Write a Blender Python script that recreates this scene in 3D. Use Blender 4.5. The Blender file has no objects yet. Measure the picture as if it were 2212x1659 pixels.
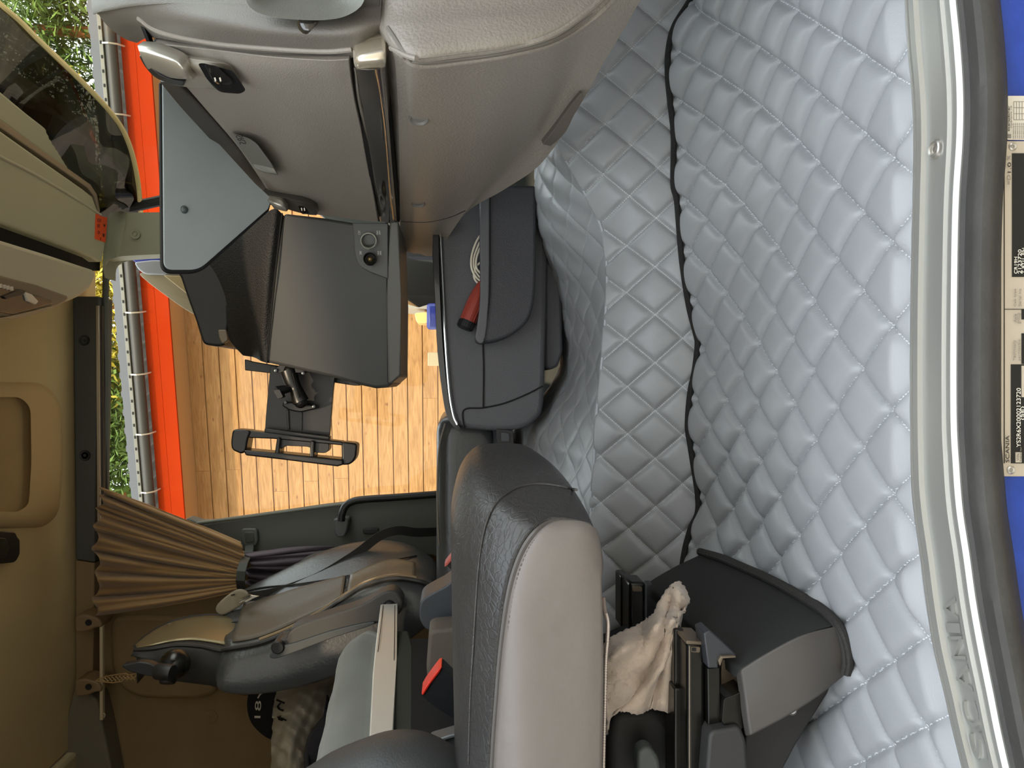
import bpy, bmesh, math, random
import numpy as np
from mathutils import Vector, Matrix
from mathutils.bvhtree import BVHTree
random.seed(7)
S = bpy.context.scene
COL = S.collection
R = math.radians
# ------------------------------------------------------------------ camera
FPX = 1662.0
PITCH = R(4.3)
CAM = Vector((0.0, 0.0, 0.525))
cam_d = bpy.data.cameras.new('camera')
cam_d.sensor_width = 36.0
cam_d.lens = 36.0 * FPX / 2212.0
cam_d.clip_start = 0.02
cam_d.clip_end = 300
cam = bpy.data.objects.new('camera', cam_d)
COL.objects.link(cam)
S.camera = cam
FWD = Vector((0, math.cos(PITCH), -math.sin(PITCH)))
RGT = Vector((0, -math.sin(PITCH), -math.cos(PITCH)))   # picture right is down: the phone was held on its side
UPV = Vector((1, 0, 0))
m = Matrix.Identity(4)
for i in range(3):
    m[i][0] = RGT[i]; m[i][1] = UPV[i]; m[i][2] = -FWD[i]; m[i][3] = CAM[i]
cam.matrix_world = m
# ------------------------------------------------------------------ light and exposure
S.view_settings.view_transform = 'Standard'
S.view_settings.look = 'None'
S.view_settings.gamma = 1.0
S.view_settings.exposure = 2.6
w = bpy.data.worlds.new('sky'); S.world = w; w.use_nodes = True
wt = w.node_tree; wt.nodes.clear()
wo = wt.nodes.new('ShaderNodeOutputWorld'); wb = wt.nodes.new('ShaderNodeBackground')
wtc = wt.nodes.new('ShaderNodeTexCoord'); wsx = wt.nodes.new('ShaderNodeSeparateXYZ'); wr = wt.nodes.new('ShaderNodeValToRGB')
wt.links.new(wtc.outputs['Generated'], wsx.inputs[0]); wt.links.new(wsx.outputs['Z'], wr.inputs[0])
wr.color_ramp.elements[0].position = 0.0; wr.color_ramp.elements[0].color = (0.98, 0.95, 0.90, 1)
wr.color_ramp.elements[1].position = 0.75; wr.color_ramp.elements[1].color = (0.84, 0.92, 1.0, 1)
wt.links.new(wr.outputs[0], wb.inputs[0]); wb.inputs[1].default_value = 0.80
wt.links.new(wb.outputs[0], wo.inputs[0])
sun_d = bpy.data.lights.new('sun', 'SUN'); sun_d.energy = 0.5; sun_d.angle = R(0.8); sun_d.color = (1.0, 0.80, 0.55)
sun = bpy.data.objects.new('sun', sun_d); COL.objects.link(sun)
TOSUN = Vector((-0.12, -0.80, 0.60)).normalized()
sun.rotation_mode = 'QUATERNION'; sun.rotation_quaternion = TOSUN.to_track_quat('Z', 'Y'); sun.location = (0, -6, 9)

# ------------------------------------------------------------------ helpers
def ray(px, py):
    return FWD + RGT * ((px - 1106.0) / FPX) + UPV * ((829.5 - py) / FPX)
def P(px, py, Y):                      # the point at depth Y (metres across the cab) seen at a spot of the picture
    r = ray(px, py); return CAM + r * (Y / r.y)
def PZ(px, py, Z):
    r = ray(px, py); return CAM + r * ((Z - CAM.z) / r.z)
def PX(px, py, X):
    r = ray(px, py); return CAM + r * (X / r.x)
def PT(t, Y=None):
    return P(t[0], t[1], t[2] if len(t) > 2 else Y)
def V(*a): return Vector(a)

def lin(h):
    h = h.lstrip('#'); o = []
    for i in (0, 2, 4):
        c = int(h[i:i+2], 16) / 255
        o.append(c / 12.92 if c <= 0.04045 else ((c + 0.055) / 1.055) ** 2.4)
    return (*o, 1)

MATS = {}
def M(name, col='#808080', rough=0.5, metal=0.0, bump=0.0, bscale=300.0, var=0.0, vscale=8.0, coat=0.0, spec=0.5, stretch=None, sheen=0.0, trans=0.0, detail=3.0, crack=0.0):
    if name in MATS: return MATS[name]
    mt = bpy.data.materials.new(name); mt.use_nodes = True
    nt = mt.node_tree; b = nt.nodes['Principled BSDF']
    c = lin(col)
    b.inputs['Base Color'].default_value = c
    b.inputs['Roughness'].default_value = rough
    b.inputs['Metallic'].default_value = metal
    b.inputs['Specular IOR Level'].default_value = spec
    if coat: b.inputs['Coat Weight'].default_value = coat; b.inputs['Coat Roughness'].default_value = 0.05
    if sheen: b.inputs['Sheen Weight'].default_value = sheen
    if trans: b.inputs['Transmission Weight'].default_value = trans
    tc = nt.nodes.new('ShaderNodeTexCoord'); mp = nt.nodes.new('ShaderNodeMapping')
    nt.links.new(tc.outputs['Object'], mp.inputs[0])
    if stretch: mp.inputs['Scale'].default_value = stretch
    if var:
        n = nt.nodes.new('ShaderNodeTexNoise'); n.inputs['Scale'].default_value = vscale; n.inputs['Detail'].default_value = 5
        nt.links.new(mp.outputs[0], n.inputs['Vector'])
        r = nt.nodes.new('ShaderNodeValToRGB')
        r.color_ramp.elements[0].position = .3; r.color_ramp.elements[1].position = .7
        r.color_ramp.elements[0].color = tuple(x * (1 - var) for x in c[:3]) + (1,)
        r.color_ramp.elements[1].color = tuple(min(1, x * (1 + var)) for x in c[:3]) + (1,)
        nt.links.new(n.outputs['Fac'], r.inputs[0]); nt.links.new(r.outputs[0], b.inputs['Base Color'])
    if bump:
        n = nt.nodes.new('ShaderNodeTexNoise'); n.inputs['Scale'].default_value = bscale; n.inputs['Detail'].default_value = detail
        nt.links.new(mp.outputs[0], n.inputs['Vector'])
        bp = nt.nodes.new('ShaderNodeBump'); bp.inputs['Strength'].default_value = bump; bp.inputs['Distance'].default_value = 0.002
        nt.links.new(n.outputs['Fac'], bp.inputs['Height']); nt.links.new(bp.outputs[0], b.inputs['Normal'])
        if crack:
            nd = nt.nodes.new('ShaderNodeTexNoise'); nd.inputs['Scale'].default_value = 9; nd.inputs['Detail'].default_value = 2
            nt.links.new(mp.outputs[0], nd.inputs['Vector'])
            va = nt.nodes.new('ShaderNodeVectorMath'); va.operation = 'MULTIPLY_ADD'; va.inputs[1].default_value = (.08, .08, .08)
            nt.links.new(nd.outputs['Color'], va.inputs[0]); nt.links.new(mp.outputs[0], va.inputs[2])
            vv = nt.nodes.new('ShaderNodeTexVoronoi'); vv.feature = 'DISTANCE_TO_EDGE'; vv.inputs['Scale'].default_value = crack
            nt.links.new(va.outputs[0], vv.inputs['Vector'])
            mr_ = nt.nodes.new('ShaderNodeMapRange'); mr_.inputs['From Max'].default_value = .10; nt.links.new(vv.outputs['Distance'], mr_.inputs['Value'])
            bq_ = nt.nodes.new('ShaderNodeBump'); bq_.inputs['Strength'].default_value = .28; bq_.inputs['Distance'].default_value = .0012
            nt.links.new(mr_.outputs[0], bq_.inputs['Height']); nt.links.new(bp.outputs[0], bq_.inputs['Normal']); nt.links.new(bq_.outputs[0], b.inputs['Normal'])
    MATS[name] = mt; return mt

def glassmat(name, tint, refl=0.03):
    mt = bpy.data.materials.new(name); mt.use_nodes = True; nt = mt.node_tree; nt.nodes.clear()
    o = nt.nodes.new('ShaderNodeOutputMaterial'); mx = nt.nodes.new('ShaderNodeMixShader')
    t = nt.nodes.new('ShaderNodeBsdfTransparent'); t.inputs[0].default_value = (*tint, 1)
    g = nt.nodes.new('ShaderNodeBsdfGlossy'); g.inputs['Roughness'].default_value = 0.02
    mx.inputs[0].default_value = refl
    nt.links.new(t.outputs[0], mx.inputs[1]); nt.links.new(g.outputs[0], mx.inputs[2]); nt.links.new(mx.outputs[0], o.inputs[0])
    return mt

def link(name, me, mat, parent=None, smooth=True, bevel=0.0, seg=2, ang=35):
    o = bpy.data.objects.new(name, me); COL.objects.link(o)
    if mat is not None: me.materials.append(mat)
    if smooth:
        me.polygons.foreach_set('use_smooth', [True] * len(me.polygons))
        me.set_sharp_from_angle(angle=R(ang))
    if bevel:
        b = o.modifiers.new('bevel', 'BEVEL'); b.width = bevel; b.segments = seg; b.limit_method = 'ANGLE'; b.angle_limit = R(ang)
        b.harden_normals = False
        me.polygons.foreach_set('use_smooth', [True] * len(me.polygons))
    if parent is not None:
        o.parent = parent; o.matrix_parent_inverse = parent.matrix_basis.inverted()
    return o

def mesh(name, verts, faces, mat, parent=None, **k):
    me = bpy.data.meshes.new(name); me.from_pydata([tuple(v) for v in verts], [], faces); me.update()
    bm = bmesh.new(); bm.from_mesh(me); bmesh.ops.recalc_face_normals(bm, faces=bm.faces); bm.to_mesh(me); bm.free()
    return link(name, me, mat, parent, **k)

def thing(name, label, cat, loc=(0, 0, 0), group=None):
    o = bpy.data.objects.new(name, None); COL.objects.link(o); o.location = loc; o.empty_display_size = 0.1
    o['label'] = label; o['category'] = cat
    if group: o['group'] = group
    return o
def tag(o, label, cat, group=None, kind=None):
    o['label'] = label; o['category'] = cat
    if group: o['group'] = group
    if kind: o['kind'] = kind
    return o
def struct(o): o['kind'] = 'structure'; return o

def rnd(pts, r=10, n=5, idx=None):      # round the corners of a closed outline given as tuples
    out = []; N = len(pts)
    for i, p in enumerate(pts):
        if idx is not None and i not in idx: out.append(tuple(p)); continue
        p = np.array(p, float); a = np.array(pts[i-1], float); b = np.array(pts[(i+1) % N], float)
        la = np.linalg.norm(a[:2] - p[:2]); lb = np.linalg.norm(b[:2] - p[:2])
        rr = min(r, la * .45, lb * .45)
        q0 = p + (a - p) * rr / max(la, 1e-6); q1 = p + (b - p) * rr / max(lb, 1e-6)
        for k in range(n + 1):
            t = k / n; out.append(tuple((1-t)**2 * q0 + 2*t*(1-t) * p + t*t * q1))
    return out
def crv(pts, n=8, closed=False):        # Catmull-Rom through tuples or vectors
    A = [np.array(tuple(p), float) for p in pts]; N = len(A); out = []
    rng = N if closed else N - 1
    for i in range(rng):
        if closed: p0, p1, p2, p3 = A[i-1], A[i], A[(i+1) % N], A[(i+2) % N]
        else:
            p1, p2 = A[i], A[i+1]; p0 = A[i-1] if i else 2*p1 - p2; p3 = A[i+2] if i + 2 < N else 2*p2 - p1
        for k in range(n):
            t = k / n
            out.append(tuple(.5 * ((2*p1) + (-p0+p2)*t + (2*p0-5*p1+4*p2-p3)*t*t + (-p0+3*p1-3*p2+p3)*t**3)))
    if not closed: out.append(tuple(A[-1]))
    return out

def slab(name, pts, ext, mat, parent=None, bevel=0.004, seg=3, **k):   # outline of 3D points given real thickness along ext
    pts = [Vector(tuple(p)) for p in pts]; e = Vector(ext); n = len(pts)
    vs = pts + [p + e for p in pts]
    f = [list(range(n)), list(range(2*n-1, n-1, -1))] + [[i, (i+1) % n, (i+1) % n + n, i + n] for i in range(n)]
    return mesh(name, vs, f, mat, parent, bevel=bevel, seg=seg, **k)
def pslab(name, pts, Y, thick, mat, parent=None, **k):
    return slab(name, [PT(p, Y) for p in pts], (0, thick, 0), mat, parent, **k)

def net(rows, nu=6, nv=6):
    g = [crv(r, nu) for r in rows]
    cols = [crv([g[i][j] for i in range(len(g))], nv) for j in range(len(g[0]))]
    return [[cols[j][i] for j in range(len(cols))] for i in range(len(cols[0]))]
def patch(name, rows, ext, mat, parent=None, nu=6, nv=6, bevel=0.004, seg=3, **k):   # curved skin through control rows, closed to a solid along ext
    G = net(rows, nu, nv); a = len(G); b = len(G[0]); e = Vector(ext)
    vs = [Vector(G[i][j]) for i in range(a) for j in range(b)]; n = a * b
    vs += [v + e for v in vs]; f = []
    for i in range(a-1):
        for j in range(b-1):
            q = [i*b+j, i*b+j+1, (i+1)*b+j+1, (i+1)*b+j]; f.append(q); f.append([x + n for x in q][::-1])
    def side(l):
        for x, y in zip(l[:-1], l[1:]): f.append([x, y, y + n, x + n])
    side([j for j in range(b)]); side([(a-1)*b+j for j in range(b)]); side([i*b for i in range(a)]); side([i*b+b-1 for i in range(a)])
    return mesh(name, vs, f, mat, parent, bevel=bevel, seg=seg, **k)
def prow(s, Y=None): return [PT(t, Y) for t in s]

def tube(name, pts, r, mat, parent=None, n=10, closed=False, taper=None, flat=1.0, upv=None, caps=True):
    pts = [Vector(tuple(p)) for p in pts]; N = len(pts); vs = []; f = []
    prev = None
    for i, p in enumerate(pts):
        if closed: t = pts[(i+1) % N] - pts[i-1]
        else: t = pts[min(i+1, N-1)] - pts[max(i-1, 0)]
        t.normalize()
        u = Vector(upv) if upv is not None else (prev if prev is not None else (Vector((0, 0, 1)) if abs(t.z) < .9 else Vector((1, 0, 0))))
        u = (u - t * u.dot(t)).normalized(); w_ = t.cross(u); prev = u
        rr = r * (taper[i] if taper else 1)
        for k in range(n):
            a = 2*math.pi*k/n; vs.append(p + u * math.cos(a) * rr * flat + w_ * math.sin(a) * rr)
    rng = N if closed else N - 1
    for i in range(rng):
        j = (i+1) % N
        for k in range(n): f.append([i*n+k, i*n+(k+1) % n, j*n+(k+1) % n, j*n+k])
    if not closed and caps: f.append(list(range(n))[::-1]); f.append([(N-1)*n+k for k in range(n)])
    return mesh(name, vs, f, mat, parent)
def ribbon(name, pts, width, thick, mat, parent=None, side=(1, 0, 0), twist=None):
    pts = [Vector(tuple(p)) for p in pts]; vs = []; f = []; N = len(pts)
    for i, p in enumerate(pts):
        t = (pts[min(i+1, N-1)] - pts[max(i-1, 0)]).normalized(); s = Vector(side if twist is None else tuple(np.array(side)*(1-i/(N-1)) + np.array(twist)*i/(N-1)))
        s = (s - t * s.dot(t)).normalized(); nn = t.cross(s)
        for a, b in ((-1, -1), (1, -1), (1, 1), (-1, 1)): vs.append(p + s * a * width/2 + nn * b * thick/2)
    for i in range(N-1):
        for k in range(4): f.append([i*4+k, i*4+(k+1) % 4, (i+1)*4+(k+1) % 4, (i+1)*4+k])
    f.append([3, 2, 1, 0]); f.append([(N-1)*4+k for k in range(4)])
    return mesh(name, vs, f, mat, parent, bevel=thick*.3, seg=1)
def loft(name, secs, mat, parent=None, caps=True, **k):
    n = len(secs[0]); vs = [Vector(tuple(p)) for s in secs for p in s]; f = []
    for i in range(len(secs)-1):
        for j in range(n): f.append([i*n+j, i*n+(j+1) % n, (i+1)*n+(j+1) % n, (i+1)*n+j])
    if caps: f.append(list(range(n))[::-1]); f.append([(len(secs)-1)*n+j for j in range(n)])
    return mesh(name, vs, f, mat, parent, **k)
def box(name, lo, hi, mat, parent=None, bevel=0.004, rot=None, piv=None, **k):
    x0, y0, z0 = lo; x1, y1, z1 = hi
    vs = [Vector((x, y, z)) for z in (z0, z1) for x, y in ((x0, y0), (x1, y0), (x1, y1), (x0, y1))]
    if rot is not None:
        c = Vector(piv) if piv is not None else sum(vs, Vector()) / 8
        vs = [c + rot @ (v - c) for v in vs]
    f = [[3, 2, 1, 0], [4, 5, 6, 7], [0, 1, 5, 4], [1, 2, 6, 5], [2, 3, 7, 6], [3, 0, 4, 7]]
    return mesh(name, vs, f, mat, parent, bevel=bevel, **k)
def lathe(name, prof, loc, axis, mat, parent=None, n=28, **k):     # prof: (radius, along axis)
    ax = Vector(axis).normalized(); u = ax.orthogonal().normalized(); w_ = ax.cross(u); loc = Vector(tuple(loc))
    secs = [[loc + ax * h + (u * math.cos(2*math.pi*i/n) + w_ * math.sin(2*math.pi*i/n)) * max(r, 1e-5) for i in range(n)] for r, h in prof]
    return loft(name, secs, mat, parent, **k)
def text(name, body, size, loc, xa, ya, mat, parent=None, ext=0.0006, align='LEFT', sx=1.0):
    c = bpy.data.curves.new(name, 'FONT'); c.body = body; c.size = size; c.extrude = ext; c.align_x = align; c.align_y = 'CENTER'
    t = bpy.data.objects.new('tmp_text', c); COL.objects.link(t)
    me = bpy.data.meshes.new_from_object(t.evaluated_get(bpy.context.evaluated_depsgraph_get()))
    bpy.data.objects.remove(t); bpy.data.curves.remove(c)
    xa = Vector(xa).normalized(); ya = Vector(ya); ya = (ya - xa * ya.dot(xa)).normalized(); za = xa.cross(ya)
    mm = Matrix.Identity(4)
    for i in range(3): mm[i][0] = xa[i] * sx; mm[i][1] = ya[i]; mm[i][2] = za[i]; mm[i][3] = tuple(loc)[i]
    me.transform(mm); me.name = name; me.materials.clear()
    return link(name, me, mat, parent, smooth=False)
def bvh_of(*objs):
    vs = []; fs = []; 
    for o in objs:
        b = len(vs); vs += [v.co.copy() for v in o.data.vertices]; fs += [[b + i for i in p.vertices] for p in o.data.polygons]
    return BVHTree.FromPolygons(vs, fs)
def hit(bvh, px, py, off=0.0, default=None):
    r = ray(px, py).normalized(); h = bvh.ray_cast(CAM, r)
    if h[0] is None: return None if default is None else P(px, py, default)
    return h[0] - r * off
def onto(bvh, pts, off=0.0, n=6, default=None):
    out = []
    for p in crv(pts, n):
        h = hit(bvh, p[0], p[1], off, default)
        if h is not None: out.append(h)
    return out
# ================================================================== SETTING: the cab shell
m_ceil = M('headliner', '#cfb988', .95, bump=.25, bscale=900, var=.05, vscale=4)
m_ceil2 = M('headliner_rear', '#c0b08c', .95, bump=.2, bscale=900)
m_brown = M('sleeper_wall_fabric', '#826c4c', .95, bump=.3, bscale=800, var=.06, vscale=5)
m_rail = M('dark_rail_plastic', '#454540', .7, bump=.15, bscale=900)
m_green = M('grey_green_plastic', '#8f917c', .6, bump=.25, bscale=700)
m_black = M('black_plastic', '#1a1b1d', .45, bump=.1, bscale=600)
m_deep = M('dull_black', '#0d0d0e', .8)
m_pillar = M('pillar_plastic', '#5c605c', .6, bump=.25, bscale=700)
m_rub = M('door_seal_rubber', '#383632', .7, bump=.5, bscale=120, var=.25, vscale=14)
m_alu = M('brushed_aluminium', '#c8c6c0', .32, metal=1.0, bump=.05, bscale=60, stretch=(1, 40, 40))
m_chrome = M('chrome', '#d8d6d0', .12, metal=1.0)
m_satin = M('satin_silver', '#bdb9b0', .35, metal=.85)
m_outer = M('cab_outer_paint', '#2a48a8', .35)
ZC = 1.92
# structure that closes the cab
struct(box('floor', (-2.0, .80, -.16), (1.05, 3.05, -.012), m_deep, bevel=0))
struct(box('ceiling', (-1.33, .80, ZC), (1.0, 3.12, 2.05), m_ceil, bevel=.006))
struct(box('trim_9', (-2.0, .80, ZC-.03), (-1.335, 3.12, 2.05), m_ceil2, bevel=.012))
struct(box('wall_rear', (-2.05, .74, -.16), (-1.93, 3.1, 2.05), m_brown, bevel=0))
struct(box('wall_near_rear', (-2.0, .66, -.16), (-.95, .74, 2.05), m_outer, bevel=0))
struct(box('wall_near_header', (-.95, .66, 1.98), (1.0, .80, 2.05), m_outer, bevel=0))
struct(box('wall_near_front', (.85, .66, -.16), (1.05, .80, 1.0), m_outer, bevel=0))
# far side: sleeper wall behind the door, window rail, pillars
XB = -.50
struct(box('wall_far_sleeper', (-1.95, 3.0, -.16), (XB-.03, 3.1, ZC+.05), m_brown, bevel=0))
struct(slab('wall_far_front', [V(.62, 3.0, -.16), V(1.05, 3.0, -.16), V(1.05, 3.0, .95), V(.75, 3.0, 1.15), V(.62, 3.0, 1.0)], (0, .08, 0), m_pillar, bevel=0))
struct(box('wall_far_door', (XB-.03, 2.99, -.16), (.62, 3.08, .56), m_pillar, bevel=.01))
# rail over the far window with its two screws
o = struct(pslab('trim_1', [(157, 640), (213, 640), (206, 1060), (205, 1215), (163, 1209)], 2.93, .12, m_rail, bevel=.006))
struct(pslab('trim_2', [(163, 1210), (204, 1216), (200, 1478), (163, 1478)], 2.94, .06, m_brown, bevel=.004))
scr = []
def screw_disc(name, px, py, Y, r, mat, parent=None, ax=(0, -1, 0)):
    c = P(px, py, Y)
    o = lathe(name, [(0, .0), (r*.3, .0005), (r*.34, -.002), (r*.55, -.002), (r*.6, .001), (r*.95, .002), (r, 0), (r, -.006), (0, -.006)], c, ax, mat, parent)
    return o
for px, py in ((181, 735), (183, 984)):
    screw_disc('screw', px, py, 2.928, .020, m_black, o)
# far window: alloy guide strips, seal, glass
for k, (n_, px0, px1, mat, Y) in enumerate((('trim_3', 206, 212, m_alu, 2.925), ('trim_4', 214, 220, M('seal_brown', '#3a3228', .6), 2.94), ('trim_5', 221, 228, M('dark_seal', '#2a2824', .6), 2.96))):
    struct(pslab(n_, [(px0+1, 660), (px1+1, 660), (px1+4, 1128), (px0+4, 1128)], Y, .02, mat, bevel=.001, seg=1))
frame_in = rnd([(228, 1136), (231, 820), (228, 640), (229, 551), (345, 545), (620, 540), (1010, 530), (1010, 1060), (930, 1070), (700, 1096), (430, 1133)], 30, 6, idx=(3,))
m_wframe = M('window_frame', '#565a52', .5)
loop = [P(x, y, 2.97) for x, y in frame_in]
o = tube('window_1', loop, .012, m_wframe, closed=True, n=8); struct(o)
g1 = mesh('pane', [P(x, y, 2.98) for x, y in frame_in] + [P(x, y, 2.98) + V(0, .004, 0) for x, y in frame_in],
     [list(range(len(frame_in))), list(range(2*len(frame_in)-1, len(frame_in)-1, -1))], glassmat('side_glass', (.93, .95, .93)), o, smooth=False)
# A pillar on the far side
struct(patch('trim_6', [prow([(226, 600), (222, 560), (232, 470), (262, 455)], 2.86), prow([(232, 562), (250, 552), (262, 500), (275, 458)], 2.9),
       prow([(300, 551), (300, 546), (300, 500), (300, 459)], 2.9), prow([(520, 545), (520, 540), (520, 500), (520, 455)], 2.92)], (0, .09, 0), m_green))
screw_disc('screw', 292, 506, 2.893, .018, m_green, bpy.data.objects['trim_6'])
# B pillar panel with seat belt tower
bp = struct(pslab('trim_7', [(402, 1119), (440, 1131), (700, 1093), (935, 1066), (1010, 1060), (1010, 1240), (935, 1200), (700, 1200), (560, 1197), (395, 1160)], 2.93, .07, m_pillar, bevel=.008))
struct(tube('trim_8', [P(425, 1131, 2.92), P(560, 1113, 2.92), P(700, 1094, 2.92), P(935, 1067, 2.92), P(1000, 1061, 2.92)], .006, M('window_lip', '#6c7168', .4)))
# ceiling hatch with its raised frame and recess
ht = thing('roof_hatch', 'beige roof hatch frame with a recessed rounded panel in the headliner', 'roof hatch', (-.4, 2.2, ZC))
fo = rnd([(-160, 822), (95, 826), (133, 870), (136, 1000), (128, 1110), (95, 1140), (-160, 1146)], 34, 8)
fi = rnd([(-160, 858), (45, 858), (66, 880), (68, 1000), (62, 1090), (40, 1106), (-160, 1100)], 22, 8)
Z1 = ZC - .022
def ringz(name, a, b, z0, z1, ztop, mat, parent, **k):
    A = [PZ(x, y, ztop) for x, y in a]; n = len(A)
    A2 = [PZ(x, y, z0) for x, y in a]; B = [PZ(x, y, z0) for x, y in b]; B2 = [PZ(x, y, z1) for x, y in b]
    # scale shell from outer foot to the raised lip to the inner recess
    c = sum(A2, Vector()) / n
    A2 = [c + (v - c) * .93 for v in A2]
    vs = A + A2 + B + B2; f = []
    for r_ in range(3):
        for i in range(n): f.append([r_*n+i, r_*n+(i+1) % n, (r_+1)*n+(i+1) % n, (r_+1)*n+i])
    return mesh(name, vs, f, mat, parent, ang=60, **k)
m_hatch = M('hatch_plastic', '#c2a878', .7, bump=.15, bscale=800)
ringz('frame', fo, fi, Z1, ZC - .004, ZC + .001, m_hatch, ht)
slab('recess_panel', [PZ(x, y, ZC - .004) for x, y in fi], (0, 0, .003), M('hatch_inner', '#a68d60', .8, var=.08, vscale=6), ht, bevel=0)
ck = thing('ceiling_clip', 'small black plastic clip on the headliner below the hatch', 'clip', tuple(PZ(5, 1180, ZC)))
slab('base', [PZ(x, y, ZC) for x, y in rnd([(-60, 1145), (12, 1150), (16, 1160), (22, 1166), (22, 1198), (12, 1215), (-60, 1222)], 6, 4)], (0, 0, -.03), m_black, ck, bevel=.004)
slab('latch', [PZ(x, y, ZC-.03) for x, y in rnd([(-50, 1160), (4, 1162), (10, 1185), (2, 1205), (-50, 1205)], 6, 4)], (0, 0, -.014), M('clip_green', '#20281f', .4), ck, bevel=.004)
# front of the cab: windscreen, header shelf
def wsp(Y, t): return V(.80 - .22 * t + .25 * (1 - ((Y - 1.95) / 1.1) ** 4), Y, 1.02 + .9 * t)
YW = [.86, 1.0, 1.3, 1.7, 2.1, 2.5, 2.8, 2.93, 3.0]
ws = [wsp(Y, 0) for Y in YW] + [wsp(Y, 1) for Y in YW[::-1]]
wsf = tube('window_2', ws, .02, m_deep, closed=True, n=8); struct(wsf)
patch('pane', [[wsp(Y, t) for Y in YW] for t in (0, .5, 1)], (.006, 0, 0), glassmat('windscreen_glass', (.95, .97, .94), .04), wsf, nu=3, nv=2, bevel=0)
struct(box('wall_front', (1.13, .80, -.16), (1.2, 3.08, 1.04), m_deep, bevel=0))
# ================================================================== OUTSIDE
TH = math.atan(.207)
Wn = V(-math.sin(TH), -math.cos(TH), 0)        # outward normal of the shed wall, towards the truck
Wx = V(math.cos(TH), -math.sin(TH), 0)         # along the wall, towards the front of the truck
W0 = V(0, 7.27, 0)
def wp(s, z, out=0.0): return W0 + Wx * s + V(0, 0, z) + Wn * out
gm = M('gravel_yard', '#8a8070', .95, bump=1, bscale=30, var=.25, vscale=3)
struct(mesh('ground', [V(-30, -30, -1.45), V(30, -30, -1.45), V(30, 40, -1.45), V(-30, 40, -1.45)], [[0, 1, 2, 3]], gm, smooth=False))
# plank wall: boards as real boards with gaps, knots in the wood material
mt = bpy.data.materials.new('larch_boards'); mt.use_nodes = True; nt = mt.node_tree; b = nt.nodes['Principled BSDF']; b.inputs['Roughness'].default_value = .75
tc = nt.nodes.new('ShaderNodeTexCoord'); at = nt.nodes.new('ShaderNodeAttribute'); at.attribute_name = 'board'
mp = nt.nodes.new('ShaderNodeMapping'); mp.inputs['Rotation'].default_value = (0, 0, TH)
nt.links.new(tc.outputs['Object'], mp.inputs[0])
ad = nt.nodes.new('ShaderNodeVectorMath'); ad.operation = 'ADD'; nt.links.new(mp.outputs[0], ad.inputs[0]); nt.links.new(at.outputs['Color'], ad.inputs[1])
def nz(scale, stretch, det=4, dist=0.0):
    q = nt.nodes.new('ShaderNodeMapping'); q.inputs['Scale'].default_value = stretch; nt.links.new(ad.outputs[0], q.inputs[0])
    n = nt.nodes.new('ShaderNodeTexNoise'); n.inputs['Scale'].default_value = scale; n.inputs['Detail'].default_value = det; n.inputs['Distortion'].default_value = dist
    nt.links.new(q.outputs[0], n.inputs['Vector']); return n
n1 = nz(4, (1, 3, 9), 6, 1.2)
r1 = nt.nodes.new('ShaderNodeValToRGB'); r1.color_ramp.elements[0].position = .32; r1.color_ramp.elements[0].color = lin('#94693a'); r1.color_ramp.elements[1].position = .68; r1.color_ramp.elements[1].color = lin('#b68954')
nt.links.new(n1.outputs['Fac'], r1.inputs[0])
qv = nt.nodes.new('ShaderNodeMapping'); qv.inputs['Scale'].default_value = (3.2, 1, 7); nt.links.new(ad.outputs[0], qv.inputs[0])
vo = nt.nodes.new('ShaderNodeTexVoronoi'); vo.inputs['Scale'].default_value = 1.6; nt.links.new(qv.outputs[0], vo.inputs['Vector'])
rk = nt.nodes.new('ShaderNodeValToRGB'); rk.color_ramp.elements[0].position = .02; rk.color_ramp.elements[0].color = (1, 1, 1, 1); rk.color_ramp.elements[1].position = .12; rk.color_ramp.elements[1].color = (0, 0, 0, 1)
nt.links.new(vo.outputs['Distance'], rk.inputs[0])
mx = nt.nodes.new('ShaderNodeMix'); mx.data_type = 'RGBA'; mx.inputs['B'].default_value = lin('#74492a')
nt.links.new(rk.outputs[0], mx.inputs['Factor']); nt.links.new(r1.outputs[0], mx.inputs['A']); nt.links.new(mx.outputs['Result'], b.inputs['Base Color'])
wallv = []; wallf = []; cols = []
rr = random.Random(3); bh = .142; z = -1.45; k = 0
while z < 2.95:
    s = -7.0 - rr.random() * 3
    while s < 9:
        L = rr.uniform(2.2, 4.5); c = (rr.random()*9, rr.random()*9, rr.random()*9)
        a0, a1, z0, z1, t = s + .001, s + L - .001, z + .002, z + bh - .003, .02
        base = len(wallv)
        for (ss, zz, oo) in ((a0, z0, 0), (a1, z0, 0), (a1, z1, 0), (a0, z1, 0), (a0, z0 , t), (a1, z0, t), (a1, z1-.006, t), (a0, z1-.006, t)):
            wallv.append(wp(ss, zz, oo)); cols.append(c)
        for q in ([4, 5, 6, 7], [0, 1, 5, 4], [3, 7, 6, 2], [1, 2, 6, 5], [0, 4, 7, 3]): wallf.append([base + i for i in q])
        s += L
    z += bh; k += 1
back = len(wallv)
for ss, zz in ((-10, -1.45), (13, -1.45), (13, 2.95), (-10, 2.95)): wallv.append(wp(ss, zz, 0)); cols.append((0, 0, 0))
wallf.append([back, back+1, back+2, back+3])
shed = thing('plank_shed', 'timber shed with tan horizontal boards and orange fascia outside the far window', 'shed', tuple(wp(0, -1.45)))
wm = mesh('board_wall', wallv, wallf, mt, shed, smooth=False)
ca = wm.data.color_attributes.new('board', 'FLOAT_COLOR', 'POINT')
for i, c in enumerate(cols): ca.data[i].color = (*c, 1)
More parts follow.
